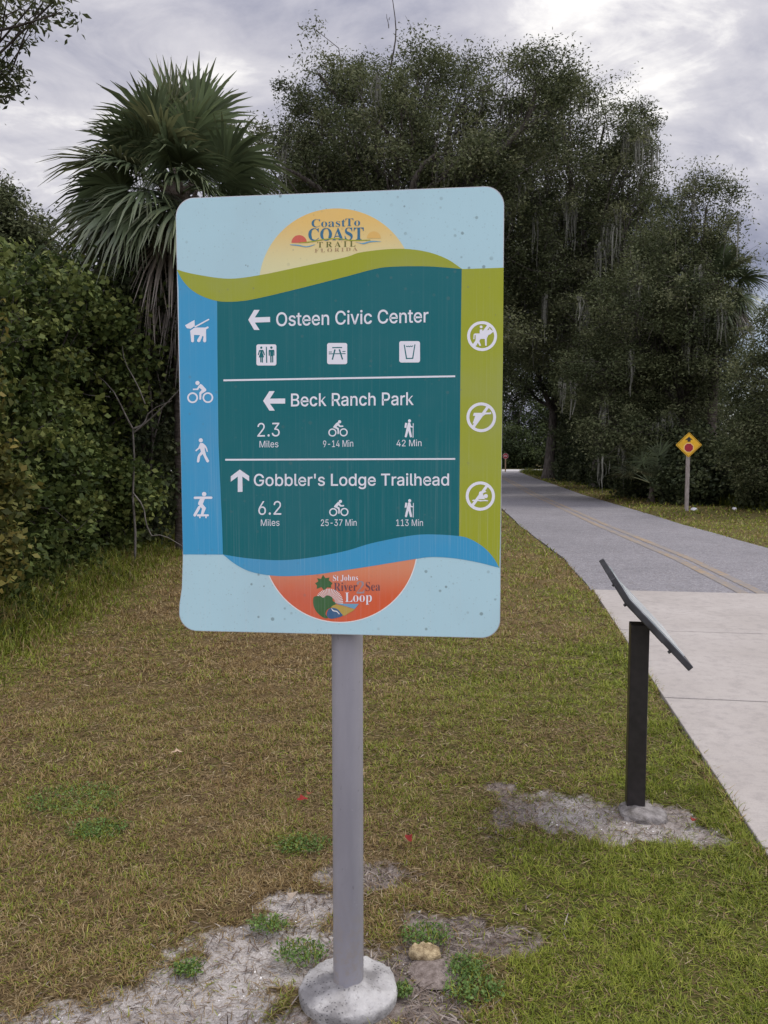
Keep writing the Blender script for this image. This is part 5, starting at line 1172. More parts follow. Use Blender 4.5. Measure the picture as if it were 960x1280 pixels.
def tubes_np(paths, sides=5):
    """paths: list of (points (k,3), radii (k,)); returns V, F (quads)"""
    Vs, Fs, b = [], [], 0
    ang = np.arange(sides) * 2 * np.pi / sides
    ca, sa = np.cos(ang), np.sin(ang)
    for P, r in paths:
        P = np.asarray(P, float)
        r = np.asarray(r, float)
        k = len(P)
        d = np.gradient(P, axis=0)
        d /= np.linalg.norm(d, axis=1, keepdims=True) + 1e-9
        ref = np.array([1.0, 0.13, 0.07]) if abs(d[:, 2]).mean() > 0.6 else np.array([0.1, 0.05, 1.0])
        u = np.cross(d, ref)
        u /= np.linalg.norm(u, axis=1, keepdims=True) + 1e-9
        w = np.cross(d, u)
        ring_ = P[:, None, :] + r[:, None, None] * (u[:, None, :] * ca[None, :, None] + w[:, None, :] * sa[None, :, None])
        Vs.append(ring_.reshape(-1, 3))
        i = np.arange(k - 1)[:, None] * sides + np.arange(sides)[None, :]
        j = np.arange(k - 1)[:, None] * sides + (np.arange(sides)[None, :] + 1) % sides
        Fs.append(np.stack([i, j, j + sides, i + sides], -1).reshape(-1, 4) + b)
        b += k * sides
    return np.concatenate(Vs), np.concatenate(Fs)


def bend(p, q, n, rng, lift=0.0, wob=0.06):
    p, q = np.asarray(p, float), np.asarray(q, float)
    t = np.linspace(0, 1, n)[:, None]
    P = p + (q - p) * t
    L = np.linalg.norm(q - p)
    off = rng.normal(0, wob * L, 3)
    P = P + np.sin(np.pi * t) * (off + np.array([0, 0, lift * L])) + np.sin(2 * np.pi * t) * rng.normal(0, wob * 0.5 * L, 3)
    return P


OAK = [(0.040, 0.050, 0.022), (0.074, 0.088, 0.038), (0.112, 0.128, 0.058), (0.165, 0.172, 0.088)]
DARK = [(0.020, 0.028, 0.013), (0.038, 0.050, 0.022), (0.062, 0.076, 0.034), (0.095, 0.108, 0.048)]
VINE = [(0.026, 0.040, 0.011), (0.060, 0.086, 0.022), (0.108, 0.138, 0.037), (0.19, 0.21, 0.06)]
YELLOW = [(0.04, 0.046, 0.012), (0.085, 0.088, 0.022), (0.15, 0.14, 0.036), (0.24, 0.19, 0.05)]
FARG = [(0.030, 0.042, 0.018), (0.055, 0.075, 0.028), (0.09, 0.115, 0.042)]


def crown_clusters(lobes, n, rng, shell=0.5):
    w = np.array([(l[3] * l[4] * l[5]) ** 0.667 for l in lobes])
    idx = rng.choice(len(lobes), n, p=w / w.sum())
    Lb = np.array(lobes, float)[idx]
    u = unit(n, rng)
    r = rng.uniform(shell ** 2.2, 1.12, n) ** (1 / 2.2)
    far = rng.random(n) < 0.13
    r = np.where(far, rng.uniform(1.05, 1.32, n), r)
    return Lb[:, :3] + u * Lb[:, 3:6] * r[:, None], idx, far


def moss_mesh(points, rng, lmin=0.5, lmax=1.6):
    V, F, T = [], [], []
    b = 0
    for p in points:
        for k in range(rng.integers(7, 14)):
            L = rng.uniform(lmin, lmax) * rng.uniform(0.5, 1)
            x0 = np.array(p) + rng.normal(0, 0.10, 3) * [1, 1, 0.6]
            a = rng.uniform(0, np.pi)
            s = np.array([np.cos(a), np.sin(a), 0])
            w = rng.uniform(0.016, 0.05)
            sway = rng.normal(0, 0.06, 3) * [1, 1, 0]
            for j in range(5):
                t = j / 4
                c = x0 + sway * np.sin(3 * t) + np.array([0, 0, -L * t]) + rng.normal(0, 0.012, 3)
                ww = w * (1 - 0.8 * t)
                V += [c - s * ww, c + s * ww]
            for j in range(4):
                F.append((b + 2 * j, b + 2 * j + 1, b + 2 * j + 3, b + 2 * j + 2))
                T.append(np.array([0.20, 0.20, 0.165]) * rng.uniform(0.6, 1.2))
            b += 10
    return mesh_np('hanging_moss', np.array(V), np.array(F), tint=np.array(T))


def tree(name, label, base, tr, fork, lobes, ncl, nleaf, leaf, clr, cols, seed, group=None, cat='tree', moss=0, shell=0.5, aspect=0.42, stems=1, lean=(0, 0), dead=(), bark='bark', limbs=True, mosslen=(0.5, 1.6), limb=1.0):
    """lobes (X, Y, Z, rx, ry, rz) in world metres; they are kept relative to the tree's own base"""
    rng = np.random.default_rng(seed)
    bx, by = base
    root = empty(name, (bx, by, 0), 0, label, cat, group)
    lob = [(l[0] - bx, l[1] - by, l[2], l[3], l[4], l[5]) for l in lobes]
    C, idx, farc = crown_clusters(lob, ncl, rng, shell)
    C[:, 2] = np.maximum(C[:, 2], 0.12)
    paths = []
    fk = np.array([lean[0], lean[1], fork])
    for s in range(stems):
        o = np.zeros(3) if stems == 1 else np.array([rng.normal(0, tr * 4), rng.normal(0, tr * 4), 0])
        P = bend(o - [0, 0, 0.25], fk + (0 if stems == 1 else rng.normal(0, tr * 3, 3) * [1, 1, 0]), 9, rng, 0, 0.02)
        r = tr * (1 - 0.45 * np.linspace(0, 1, 9))
        r[0] *= 1.5
        r[1] *= 1.15
        paths.append((P, r))
    big = paths[:]
    small = []
    limb_of = []
    for l in lob:
        q = np.array(l[:3])
        st = fk * (1, 1, rng.uniform(0.8, 1.0)) if q[2] > fork else np.array([fk[0] * 0.8, fk[1] * 0.8, max(0.3, min(fork, q[2] * 0.8))])
        P = bend(st, q, 9, rng, 0.08, 0.07)
        dst = np.linalg.norm(q - st)
        r = np.linspace(min(tr * 0.5, 0.02 + dst * 0.03), max(0.012, tr * 0.12), 9) * limb
        limb_of.append(P)
        if limbs:
            big.append((P, r))
    for c, i in zip(C, idx):
        P0 = limb_of[i][rng.integers(3, 9)]
        d = np.linalg.norm(c - P0)
        rr = min(0.035, 0.006 + 0.008 * d) * (0.5 + tr)
        small.append((bend(P0, c, 5, rng, 0.05, 0.08), np.linspace(rr, rr * 0.3, 5)))
        for _ in range(2):                                             # twigs that reach past the leaves
            e = c + unit(1, rng)[0] * clr * rng.uniform(0.6, 1.15)
            small.append((bend(c, e, 3, rng, 0, 0.05), np.array([rr * 0.35, rr * 0.25, rr * 0.12])))
    for q, e in dead:
        q, e = np.array(q) - [bx, by, 0], np.array(e) - [bx, by, 0]
        small.append((bend(q, e, 8, rng, 0, 0.06), np.linspace(0.036, 0.010, 8)))
        for _k in range(4):
            m = q + (e - q) * rng.uniform(0.45, 0.97)
            small.append((bend(m, m + np.array([rng.normal(0, .35), rng.normal(0, .35), rng.uniform(0.2, 0.7)]), 4, rng), np.linspace(0.015, 0.006, 4)))
    Vb, Fb = tubes_np(big, 9)
    Vs, Fs = tubes_np(small, 4)
    me = mesh_np('trunk', np.concatenate([Vb, Vs]), np.concatenate([Fb, Fs + len(Vb)]), smooth=True)
    link('trunk', me, M[bark], root)
    n = ncl * nleaf
    cl = np.repeat(np.arange(ncl), nleaf)
    crad = clr * np.where(farc, rng.uniform(0.35, 0.65, ncl), rng.uniform(0.5, 1.3, ncl))
    P = C[cl] + np.clip(rng.normal(size=(n, 3)), -1.9, 1.9) * np.array([0.50, 0.50, 0.36]) * crad[cl][:, None]
    kp = ~farc[cl] | (rng.random(n) < 0.45)
    P, cl = P[kp], cl[kp]
    n = len(P)
    P[:, 2] = np.maximum(P[:, 2], 0.03)
    tone = np.clip(rng.beta(1.3, 1.4, ncl), 0, 1)
    me = leaves_mesh('crown', P, leaf * rng.uniform(0.6, 1.25, n), cols, rng, aspect, tint_c=tone[cl], out=(P - C[cl]) / (np.linalg.norm(P - C[cl], axis=1, keepdims=True) + 1e-6))
    link('crown', me, M['leaf'], root)
    if moss:
        # it hangs where the light reaches: from the outer boughs on the open side
        open_side = np.argsort(C[:, 1] + rng.normal(0, 1.2, ncl))[:int(ncl * 0.45)]
        for c in C[rng.choice(open_side, min(moss, 96), replace=False)]:
            link('moss_clump', moss_mesh([c], rng, *mosslen), M['moss'], root)
    return root


def dup(root, loc, rz, label=None, group=None, scale=1.0):
    r = root.copy()
    COL.objects.link(r)
    r.location = loc
    r.rotation_euler = (0, 0, rz)
    r.scale = (scale, scale, scale)
    if label:
        r['label'] = label
    if group:
        r['group'] = group
    for ch in list(root.children):
        c = ch.copy()
        COL.objects.link(c)
        c.parent = r
    return r


def px(X, Y, d, rx, rz=None, ry=None):
    """(horizontal, vertical) bearing in thousandths off the view axis / horizon at distance d -> lobe"""
    k = d / 1000.0
    r = rx * k
    return ((X - 480) * k, d, 1.65 + (563 - Y) * k, r, r if ry is None else ry, r if rz is None else rz * k)


def sh(l, dy):
    return (l[0], l[1] + dy) + tuple(l[2:])


def build_trees():
    d = 30
    A = [px(405, 132, d, 44), px(375, 190, d, 42), px(452, 122, d, 46), px(520, 128, d, 44), px(585, 128, d, 48), px(655, 150, d, 44), px(560, 190, d, 80), px(450, 190, d, 85),
         px(395, 235, d, 66), px(500, 270, d, 100), px(630, 190, d, 60), px(420, 300, d, 80), px(590, 300, d, 90), px(500, 380, d, 90),
         px(615, 420, d, 60), px(400, 400, d, 60), px(470, 165, 27, 62), px(415, 205, 27, 54), px(540, 215, 27, 66), px(600, 235, 27.5, 56), px(350, 235, 28, 34)]
    A = [sh(l, ((i * 37) % 5 - 2) * 0.7) for i, l in enumerate(A)]
    tree('oak_tree', 'tall spreading oak rising behind the trail sign, with a bare dead twig at its top', (0.6, 30.0), 0.42, 4.6, A, 660, 300, 0.125, 0.80, OAK, 11, moss=30, dead=[((0.1, 29.5, 14.6), (0.22, 29.5, 18.0))])
    d = 35
    B = [px(685, 178, d, 46), px(740, 182, d, 44), px(780, 180, d, 32), px(772, 225, d, 48), px(700, 235, d, 80), px(650, 262, d, 76), px(760, 292, d, 72), px(690, 340, d, 90),
         px(652, 385, d, 70), px(770, 372, d, 75), px(720, 430, d, 70), px(640, 330, d, 70)]
    B = [sh(l, ((i * 31) % 5 - 2) * 0.8) for i, l in enumerate(B)]
    tree('oak_tree', 'broad dark oak hung with grey moss, reaching out over the trail', (9.9, 36.5), 0.38, 5.0, B, 560, 300, 0.13, 0.90, OAK, 12, moss=70, mosslen=(0.8, 2.4))
    d = 27
    Cc = [px(858, 278, d, 36), px(890, 285, d, 26), px(836, 318, d, 52), px(872, 350, d, 46), px(800, 395, d, 72), px(848, 430, d, 58), px(780, 480, d, 66), px(860, 490, d, 40),
          px(820, 545, d, 50), px(745, 470, d, 48), px(760, 540, d, 40)]
    Cc = [sh(l, ((i * 29) % 5 - 2) * 0.5) for i, l in enumerate(Cc)]
    tree('oak_tree', 'lower bushy oak behind the yellow diamond sign, right of the moss-hung oak', (10.3, 27.5), 0.26, 3.2, Cc, 420, 270, 0.105, 0.64, OAK, 13, moss=34)
    d = 21.5
    D = [px(962, 410, d, 30), px(952, 470, d, 36), px(958, 345, d, 12), px(960, 525, d, 48), px(1012, 430, d, 70), px(1060, 390, d, 66), px(935, 555, d, 30), px(1030, 540, d, 70), px(980, 585, d, 50)]
    D = [sh(l, ((i * 23) % 5 - 2) * 0.35) for i, l in enumerate(D)]
    tree('oak_tree', 'small leafy tree at the right edge of the picture, right of the yellow diamond sign', (11.2, 21.8), 0.17, 2.2, D, 330, 200, 0.088, 0.46, OAK, 14)
    # the trunk that stands dark against the cross road
    d = 46
    G = [px(690, 430, d, 55), px(650, 400, d, 60), px(735, 450, d, 60), px(690, 340, d, 90), px(640, 470, d, 34), px(770, 480, d, 60)]
    tree('oak_tree', 'oak with a thick dark trunk beside the far end of the trail', (9.75, 47.4), 0.36, 4.5, G, 420, 120, 0.19, 0.95, DARK, 15, moss=20, lean=(0.2, 0))
    # crowded woodland behind the right-hand oaks
    d = 44
    W = [px(800, 300, d, 60), px(850, 360, d, 55), px(760, 340, d, 60), px(820, 420, d, 70), px(880, 450, d, 55), px(760, 440, d, 70), px(810, 520, d, 70), px(900, 520, d, 55), px(740, 530, d, 50)]
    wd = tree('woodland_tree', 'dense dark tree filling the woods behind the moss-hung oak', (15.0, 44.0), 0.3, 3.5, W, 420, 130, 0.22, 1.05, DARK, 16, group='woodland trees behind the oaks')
    for k, (x, y, rz, sc, lb) in enumerate([(13.2, 52.0, 1.2, 0.95, 'woodland tree beyond the dark trunk at the trail bend'), (22.0, 36.0, 2.6, 0.6, 'woodland tree behind the small leafy tree at the right edge'), (17.5, 58.0, 4.1, 1.0, 'farthest woodland tree, short of the cross road'), (12.4, 35.5, 5.0, 0.55, 'woodland tree close behind the low bushy oak')]):
        dup(wd, (x, y, 0), rz, lb, 'woodland trees behind the oaks', sc)
    # the left side of the trail, mostly behind the sign
    d = 50
    H = [px(560, 300, d, 110), px(470, 330, d, 110), px(600, 400, d, 60), px(520, 440, d, 90), px(430, 450, d, 80), px(610, 470, d, 26)]
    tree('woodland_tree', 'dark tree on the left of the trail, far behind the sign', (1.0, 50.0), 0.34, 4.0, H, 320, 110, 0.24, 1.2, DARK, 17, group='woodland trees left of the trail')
    # beyond the cross road
    fl = [(0, 0, 6.5, 3.6, 3.2, 3.0), (-2.6, 0, 4.6, 2.6, 2.4, 2.6), (2.7, 0.5, 4.4, 2.6, 2.4, 2.5), (0.3, 0, 2.2, 4.2, 2.6, 2.2), (1.6, 0, 8.2, 2.0, 1.8, 1.6)]
    far = tree('woodland_tree', 'light green tree across the road at the end of the trail', (0, 0), 0.25, 3.0, fl, 300, 55, 0.30, 1.0, FARG, 18, group='trees across the far road')
    far.location = (12.6, 78, 0)
    rr = random.Random(5)
    for k, x in enumerate((-62, -54, -46, -38, -30, -22, -14, -6, 1, 7, 18.5, 25, 32, 40, 48, 57)):
        dup(far, (x + rr.uniform(-1, 1), 79 + rr.uniform(-2.5, 4), 0), rr.uniform(0, 6.28), 'light green tree in the row across the far road', 'trees across the far road', rr.uniform(0.85, 1.15))


build_trees()


def build_far_bushes():
    lob = [(0, 0, 1.2, 1.7, 1.2, 1.3), (-1.2, 0.2, 0.9, 1.2, 1.0, 1.0), (1.1, -0.2, 1.0, 1.3, 1.0, 1.1), (0.2, 0.1, 2.3, 1.1, 0.9, 0.8)]
    b = tree('shrub', 'low green bush in the row on the far side of the cross road', (0, 0), 0.04, 0.8, lob, 110, 60, 0.24, 0.55, FARG, 90, group='bushes across the far road', cat='shrub', stems=4)
    b.location = (9.5, 73.5, 0)
    rr = random.Random(8)
    for x in (-12, -8.5, -5, -1.5, 2, 5.8, 12.6, 15.7, 19.0, 22.5, 26.5):
        dup(b, (x + rr.uniform(-.6, .6), 73.6 + rr.uniform(-1, 1.5), 0), rr.uniform(0, 6.28), None, None, rr.uniform(0.9, 1.5))


build_far_bushes()


def build_thicket():
    def shrub(label, base, lobes, ncl, nleaf, leaf, clr, cols, seed, cat='shrub', name='shrub', **k):
        rs = np.random.default_rng(seed + 500)
        extra = []
        for l in lobes:
            for _ in range(4):
                u = unit(1, rs)[0]
                q = rs.uniform(0.22, 0.42)
                extra.append((l[0] + u[0] * l[3] * 0.95, l[1] + u[1] * l[4] * 0.95, max(0.25, l[2] + u[2] * l[5] * 0.95), l[3] * q, l[4] * q, l[5] * q))
        lobes = lobes + extra
        ncl = int(ncl * 1.25)
        return tree(name, label, base, 0.035, 0.9, lobes, ncl, nleaf, leaf, clr, cols, seed, cat=cat, stems=5, aspect=k.pop('aspect', 0.72), shell=k.pop('shell', 0.55), bark='bark', **k)
    # along the left edge of the clearing, near to far
    shrub('yellowing vine-covered bush at the left edge of the picture', (-4.45, 7.0), [(-4.5, 7.0, 1.5, 1.0, 1.1, 1.5), (-4.35, 6.9, 2.6, 0.75, 0.9, 0.85), (-4.3, 7.6, 3.0, 0.6, 0.7, 0.55), (-4.0, 6.7, 0.8, 0.6, 0.7, 0.8)], 230, 85, 0.078, 0.27, YELLOW, 31)
    shrub('deep green vine-covered bush just right of the yellowing bush', (-4.75, 8.7), [(-4.8, 8.7, 1.5, 1.15, 1.1, 1.5), (-4.8, 8.7, 2.75, 0.9, 0.9, 0.85), (-4.2, 8.4, 0.9, 0.6, 0.8, 0.9), (-5.2, 9.3, 3.0, 0.7, 0.7, 0.7)], 250, 85, 0.085, 0.30, VINE, 32)
    shrub('tall tangled bush in the middle of the left thicket', (-4.9, 10.3), [(-4.9, 10.3, 1.6, 1.2, 1.1, 1.6), (-5.0, 10.3, 3.0, 1.0, 1.0, 0.9), (-4.3, 10.0, 1.0, 0.6, 0.8, 1.0), (-4.5, 10.6, 3.5, 0.6, 0.7, 0.6)], 260, 85, 0.09, 0.32, VINE, 33)
    shrub('leafy bush behind the bare sapling', (-4.7, 12.0), [(-4.7, 12.0, 1.7, 1.1, 1.1, 1.7), (-4.7, 12.0, 3.2, 1.0, 1.0, 0.9), (-4.2, 11.8, 1.0, 0.5, 0.8, 1.0), (-4.2, 12.3, 3.9, 0.6, 0.6, 0.5)], 270, 85, 0.095, 0.33, VINE, 34)
    shrub('dark vines climbing round the foot of the palm', (-4.0, 13.0), [(-4.15, 13.0, 1.8, 0.8, 0.9, 1.8), (-3.95, 13.0, 3.3, 0.75, 0.8, 1.1), (-3.85, 13.2, 4.4, 0.5, 0.5, 0.7)], 200, 85, 0.10, 0.32, DARK, 35)
    shrub('bush in the back of the thicket at the far left', (-7.2, 10.0), [(-7.2, 10.0, 2.0, 1.4, 1.4, 2.0), (-7.0, 10.0, 3.5, 1.1, 1.1, 0.9), (-6.4, 10.6, 3.6, 0.9, 0.9, 0.8)], 210, 75, 0.12, 0.42, VINE, 36)
    shrub('bush in the back of the thicket left of the palm', (-6.7, 13.2), [(-6.7, 13.2, 2.1, 1.4, 1.4, 2.1), (-6.4, 13.2, 3.9, 1.2, 1.2, 0.9), (-5.6, 13.5, 4.1, 0.9, 0.9, 0.7)], 230, 75, 0.12, 0.42, VINE, 37)
    shrub('dark bush beside the palm, half hidden by the trail sign', (-3.9, 16.2), [(-3.9, 16.2, 1.8, 1.3, 1.3, 1.8), (-3.7, 16.2, 3.4, 1.1, 1.1, 1.0)], 190, 75, 0.12, 0.42, DARK, 38)
    for k, (x, y, s) in enumerate(((-3.4, 20.0, 39), (-2.6, 24.5, 40))):
        shrub('bush behind the trail sign, on the left of the trail' if k else 'bush behind the trail sign, next after the palm', (x, y), [(x, y, 1.8, 1.7, 1.7, 1.8), (x, y, 3.4, 1.3, 1.3, 1.0)], 190, 70, 0.15, 0.5, DARK, s)
    # undergrowth on the right, behind the yellow sign and along the trail
    spots = [(11.9, 23.4, 1.5, 1.5, 'dark bush at the right edge, under the small leafy tree'), (10.0, 25.2, 1.4, 1.7, 'dark bush right behind the yellow diamond sign'), (9.9, 28.6, 1.4, 1.6, 'dark bush left of the yellow diamond sign, beside the pale palmetto'),
             (11.4, 31.5, 1.5, 2.0, 'dark bush under the moss-hung oak, close to the palmetto'), (10.7, 35.0, 1.5, 2.0, 'dark bush at the foot of the moss-hung oak'), (10.9, 39.5, 1.5, 2.1, 'dark bush beyond the moss-hung oak'), (10.9, 43.5, 1.3, 1.8, 'dark bush nearest the thick dark trunk'),
             (12.2, 49.5, 1.6, 2.2, 'dark bush behind the thick dark trunk'), (13.2, 27.5, 1.8, 2.4, 'bush deep in the woods behind the low bushy oak'), (14.4, 23.8, 1.8, 2.2, 'bush beyond the right edge of the picture')]
    for k, (x, y, r, h, lb) in enumerate(spots):
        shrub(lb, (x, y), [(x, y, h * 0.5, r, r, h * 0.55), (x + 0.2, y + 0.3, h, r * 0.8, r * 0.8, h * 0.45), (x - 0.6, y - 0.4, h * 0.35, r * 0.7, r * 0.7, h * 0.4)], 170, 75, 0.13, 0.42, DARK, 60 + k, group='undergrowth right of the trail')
    # the far left trees over the thicket
    F = [px(20, 285, 18, 40), px(48, 300, 18, 26), px(-20, 290, 18, 60), px(10, 340, 18, 60), px(60, 350, 18, 40), px(-60, 340, 18, 70), px(90, 385, 18, 40), px(40, 400, 18, 60)]
    tree('oak_tree', 'oak rising behind the thicket at the left edge', (-8.4, 18.0), 0.2, 3.0, F, 420, 130, 0.11, 0.46, OAK, 19)
    Pm = [px(172, 285, 16, 20), px(190, 310, 16, 26), px(180, 345, 16, 26), px(205, 350, 16, 30), px(170, 380, 16, 26), px(150, 352, 16, 16), px(200, 400, 16, 40)]
    tree('oak_tree', 'slim vine-draped tree hung with moss just left of the palm trunk', (-4.75, 16.0), 0.12, 4.0, Pm, 230, 110, 0.095, 0.36, DARK, 20, moss=60, mosslen=(0.5, 1.3))
    # the branch that hangs into the upper left corner
    d = 6.6
    E = [px(15, 30, d, 36), px(52, 22, d, 24), px(92, 38, d, 20, 8), px(12, 105, d, 20), px(-2, 140, d, 18), px(100, 62, d, 10, 6), px(-60, 50, d, 85), px(-140, 10, d, 110), px(-230, 20, d, 140), px(-120, 130, d, 90), px(-200, -90, d, 130), px(-40, -60, d, 70)]
    E = [sh(l, ((i * 13) % 5 - 2) * 0.12) for i, l in enumerate(E)]
    tree('oak_tree', 'near oak whose leafy branch hangs into the upper left corner', (-5.3, 7.6), 0.16, 3.2, E, 420, 44, 0.068, 0.17, OAK, 21, aspect=0.4, shell=0.35, limb=0.35)


build_thicket()


M['sapling'] = m_noisy('sapling_bark', (0.085, 0.075, 0.062), (0.19, 0.172, 0.15), 9.0, 0.85, 0.2, 0.3, 0.01)


def build_sapling():
    t = empty('bare_sapling', (-3.55, 11.3, 0), 0, 'thin bare sapling with pale forked branches in front of the left thicket', 'sapling')
    rng = np.random.default_rng(3)
    ps = [(np.array([(0, 0, -0.1), (0.02, 0, 0.5), (-0.01, 0.02, 1.0), (0.03, 0, 1.55), (0.02, 0, 1.95)]), np.linspace(0.019, 0.012, 5)),
          (bend((0.02, 0, 1.95), (-0.55, 0.05, 2.75), 6, rng), np.linspace(0.014, 0.005, 6)), (bend((0.02, 0, 1.95), (0.55, 0.1, 2.35), 6, rng), np.linspace(0.014, 0.005, 6)),
          (bend((0.03, 0, 1.9), (0.95, -0.1, 2.75), 6, rng), np.linspace(0.012, 0.004, 6)), (bend((0.0, 0, 1.05), (0.28, -0.1, 0.45), 6, rng), np.linspace(0.012, 0.008, 6)),
          (bend((0.28, -0.1, 0.45), (0.75, -0.1, 0.28), 5, rng), np.linspace(0.009, 0.004, 5)), (bend((0.2, 0, 2.3), (-0.1, 0, 3.1), 6, rng), np.linspace(0.01, 0.004, 6)),
          (bend((-0.3, 0.02, 2.4), (-0.75, 0, 2.5), 5, rng), np.linspace(0.008, 0.003, 5))]
    V, F = tubes_np(ps, 7)
    link('stem', mesh_np('stem', V, F, smooth=True), M['sapling'], t)


build_sapling()


# ---- palms
def frond_mesh(name, p0, direc, pet, R, droop, dead, rng, nseg=56, split=0.5):
    """costapalmate fan leaf: stalk from p0 along direc, then a folded fan whose tips hang"""
    d = np.asarray(direc, float)
    d /= np.linalg.norm(d)
    V, F, T = [], [], []
    k = 6
    stalk = [np.asarray(p0) + d * pet * t + np.array([0, 0, -1]) * droop * 0.35 * pet * t * t for t in np.linspace(0, 1, k)]
    Vs, Fs = tubes_np([(np.array(stalk), np.linspace(0.022, 0.012, k))], 5)
    green = np.array([0.105, 0.138, 0.068]) * rng.uniform(0.75, 1.25)
    if rng.random() < 0.10:
        green = np.array([0.15, 0.16, 0.075])
    brown = np.array([0.24, 0.205, 0.165]) * rng.uniform(0.3, 1.25)
    base = brown if dead else green
    V += list(Vs)
    F += [tuple(f) for f in Fs]
    T += [base * (1.0 if dead else 1.5)] * len(Fs)
    hub = stalk[-1]
    a = stalk[-1] - stalk[-2]
    a /= np.linalg.norm(a)
    s = np.cross(a, [0, 0, 1.0])
    if np.linalg.norm(s) < 0.2:
        s = np.cross(a, [0.3, 1, 0])
    s /= np.linalg.norm(s)
    n = np.cross(s, a)
    roll = rng.normal(0, 0.6)
    s, n = s * np.cos(roll) + n * np.sin(roll), n * np.cos(roll) - s * np.sin(roll)
    amax = math.radians(62 if dead else 128)
    for j in range(nseg):
        th = -amax + 2 * amax * j / (nseg - 1) + rng.normal(0, 0.015)
        L = R * (0.70 + 0.30 * math.cos(th)) * rng.uniform(0.88, 1.06)
        dr = droop * rng.uniform(0.7, 1.4)
        e = a * math.cos(th) + s * math.sin(th) + n * (0.28 * abs(math.sin(th)) + (0.05 if j % 2 else -0.05))
        e /= np.linalg.norm(e)
        side = -a * math.sin(th) + s * math.cos(th)
        start = hub - a * 0.0 + a * 0.10 * R * max(0, math.cos(th))
        wm = L * (0.030 if dead else 0.030)
        if dead and rng.random() < 0.25:
            continue
        b = len(V)
        wob = rng.normal(0, 0.05 if dead else 0.012)
        for t, w in ((0.02, 0.35), (0.38, 1.0), (0.72, 0.62), (1.0, 0.06)):
            c = start + e * L * t + np.array([0, 0, -1.0]) * dr * L * (t ** 2.4) + n * 0.0 + side * wob * L * t * t
            if dead:
                c = c + np.array([0, 0, -1.0]) * 0.35 * L * t ** 2
            V += [c - side * wm * w, c + side * wm * w]
        col = base * rng.uniform(0.6, 1.4)
        tipc = col if dead else col * 0.9 + np.array([0.02, 0.015, 0.004])
        for q in range(3):
            F.append((b + 2 * q, b + 2 * q + 1, b + 2 * q + 3, b + 2 * q + 2))
            T.append(col if q < 2 else tipc)
    return mesh_np(name, np.array(V), np.array(F), tint=np.array(T))


def palm(label, base, height, tr, ng, ndead, pet, R, seed, elmin=-35):
    rng = np.random.default_rng(seed)
    t = empty('cabbage_palm', (base[0], base[1], 0), 0, label, 'palm tree')
    ps = []
    n = 22
    z = np.linspace(-0.2, height, n)
    P = np.stack([0.05 * np.sin(z * 0.5) - 0.05 * np.sin(-0.1), 0.04 * np.cos(z * 0.6) - 0.04, z], 1)
    r = tr * (1 + 0.06 * np.sin(z * 9) + rng.normal(0, 0.03, n))
    r[0] *= 1.25
    V, F = tubes_np([(P, r)], 14)
    link('trunk', mesh_np('trunk', V, F, smooth=True), M['palm_bark'], t)
    # old leaf bases, crossed on the upper trunk
    bs = []
    for k in range(60):
        zz = height - 2.0 * (k / 60) ** 1.2
        a = k * 2.4
        o = np.array([math.cos(a), math.sin(a), 0])
        p = np.array([0, 0, zz]) + o * tr * 0.9
        bs.append((np.stack([p, p + o * 0.10 + [0, 0, 0.10], p + o * 0.17 + [0, 0, 0.27]]), np.array([0.05, 0.04, 0.018])))
    V, F = tubes_np(bs, 5)
    link('leaf_bases', mesh_np('leaf_bases', V, F, smooth=False), M['palm_bark'], t)
    top = np.array([0, 0, height])
    for k in range(ng):
        f = (k + 0.5) / ng
        el = math.radians(86 - (86 - elmin) * f ** 0.95 + rng.normal(0, 8))
        az = k * 2.39996 + rng.normal(0, 0.25)
        dv = np.array([math.cos(az) * math.cos(el), math.sin(az) * math.cos(el), math.sin(el)])
        me = frond_mesh('frond', top + np.array([0, 0, 0.10 - 0.35 * f]), dv, pet * rng.uniform(0.85, 1.12), R * rng.uniform(0.78, 1.15), 0.17 + 0.40 * f, False, rng)
        link('frond', me, M['frond'], t)
    for k in range(ndead):
        f = (k + 0.5) / max(1, ndead)
        el = math.radians(-2 - 64 * f + rng.normal(0, 8))
        az = k * 2.39996 + 0.7 + rng.normal(0, 0.2)
        dv = np.array([math.cos(az) * math.cos(el), math.sin(az) * math.cos(el), math.sin(el)])
        me = frond_mesh('dead_frond', top + np.array([0, 0, -0.35 - 0.4 * f]), dv, pet * rng.uniform(0.6, 0.95), R * rng.uniform(0.7, 0.95), 0.55, True, rng, nseg=34)
        link('dead_frond', me, M['frond'], t)
    return t


palm('tall cabbage palm with brown hanging dead leaves, behind the left of the trail sign', (-3.26, 13.0), 5.75, 0.165, 68, 24, 0.84, 1.04, 51, -26)
palm('cabbage palm half hidden behind the low bushy oak on the right', (10.85, 26.8), 7.0, 0.16, 36, 10, 0.80, 1.0, 52)


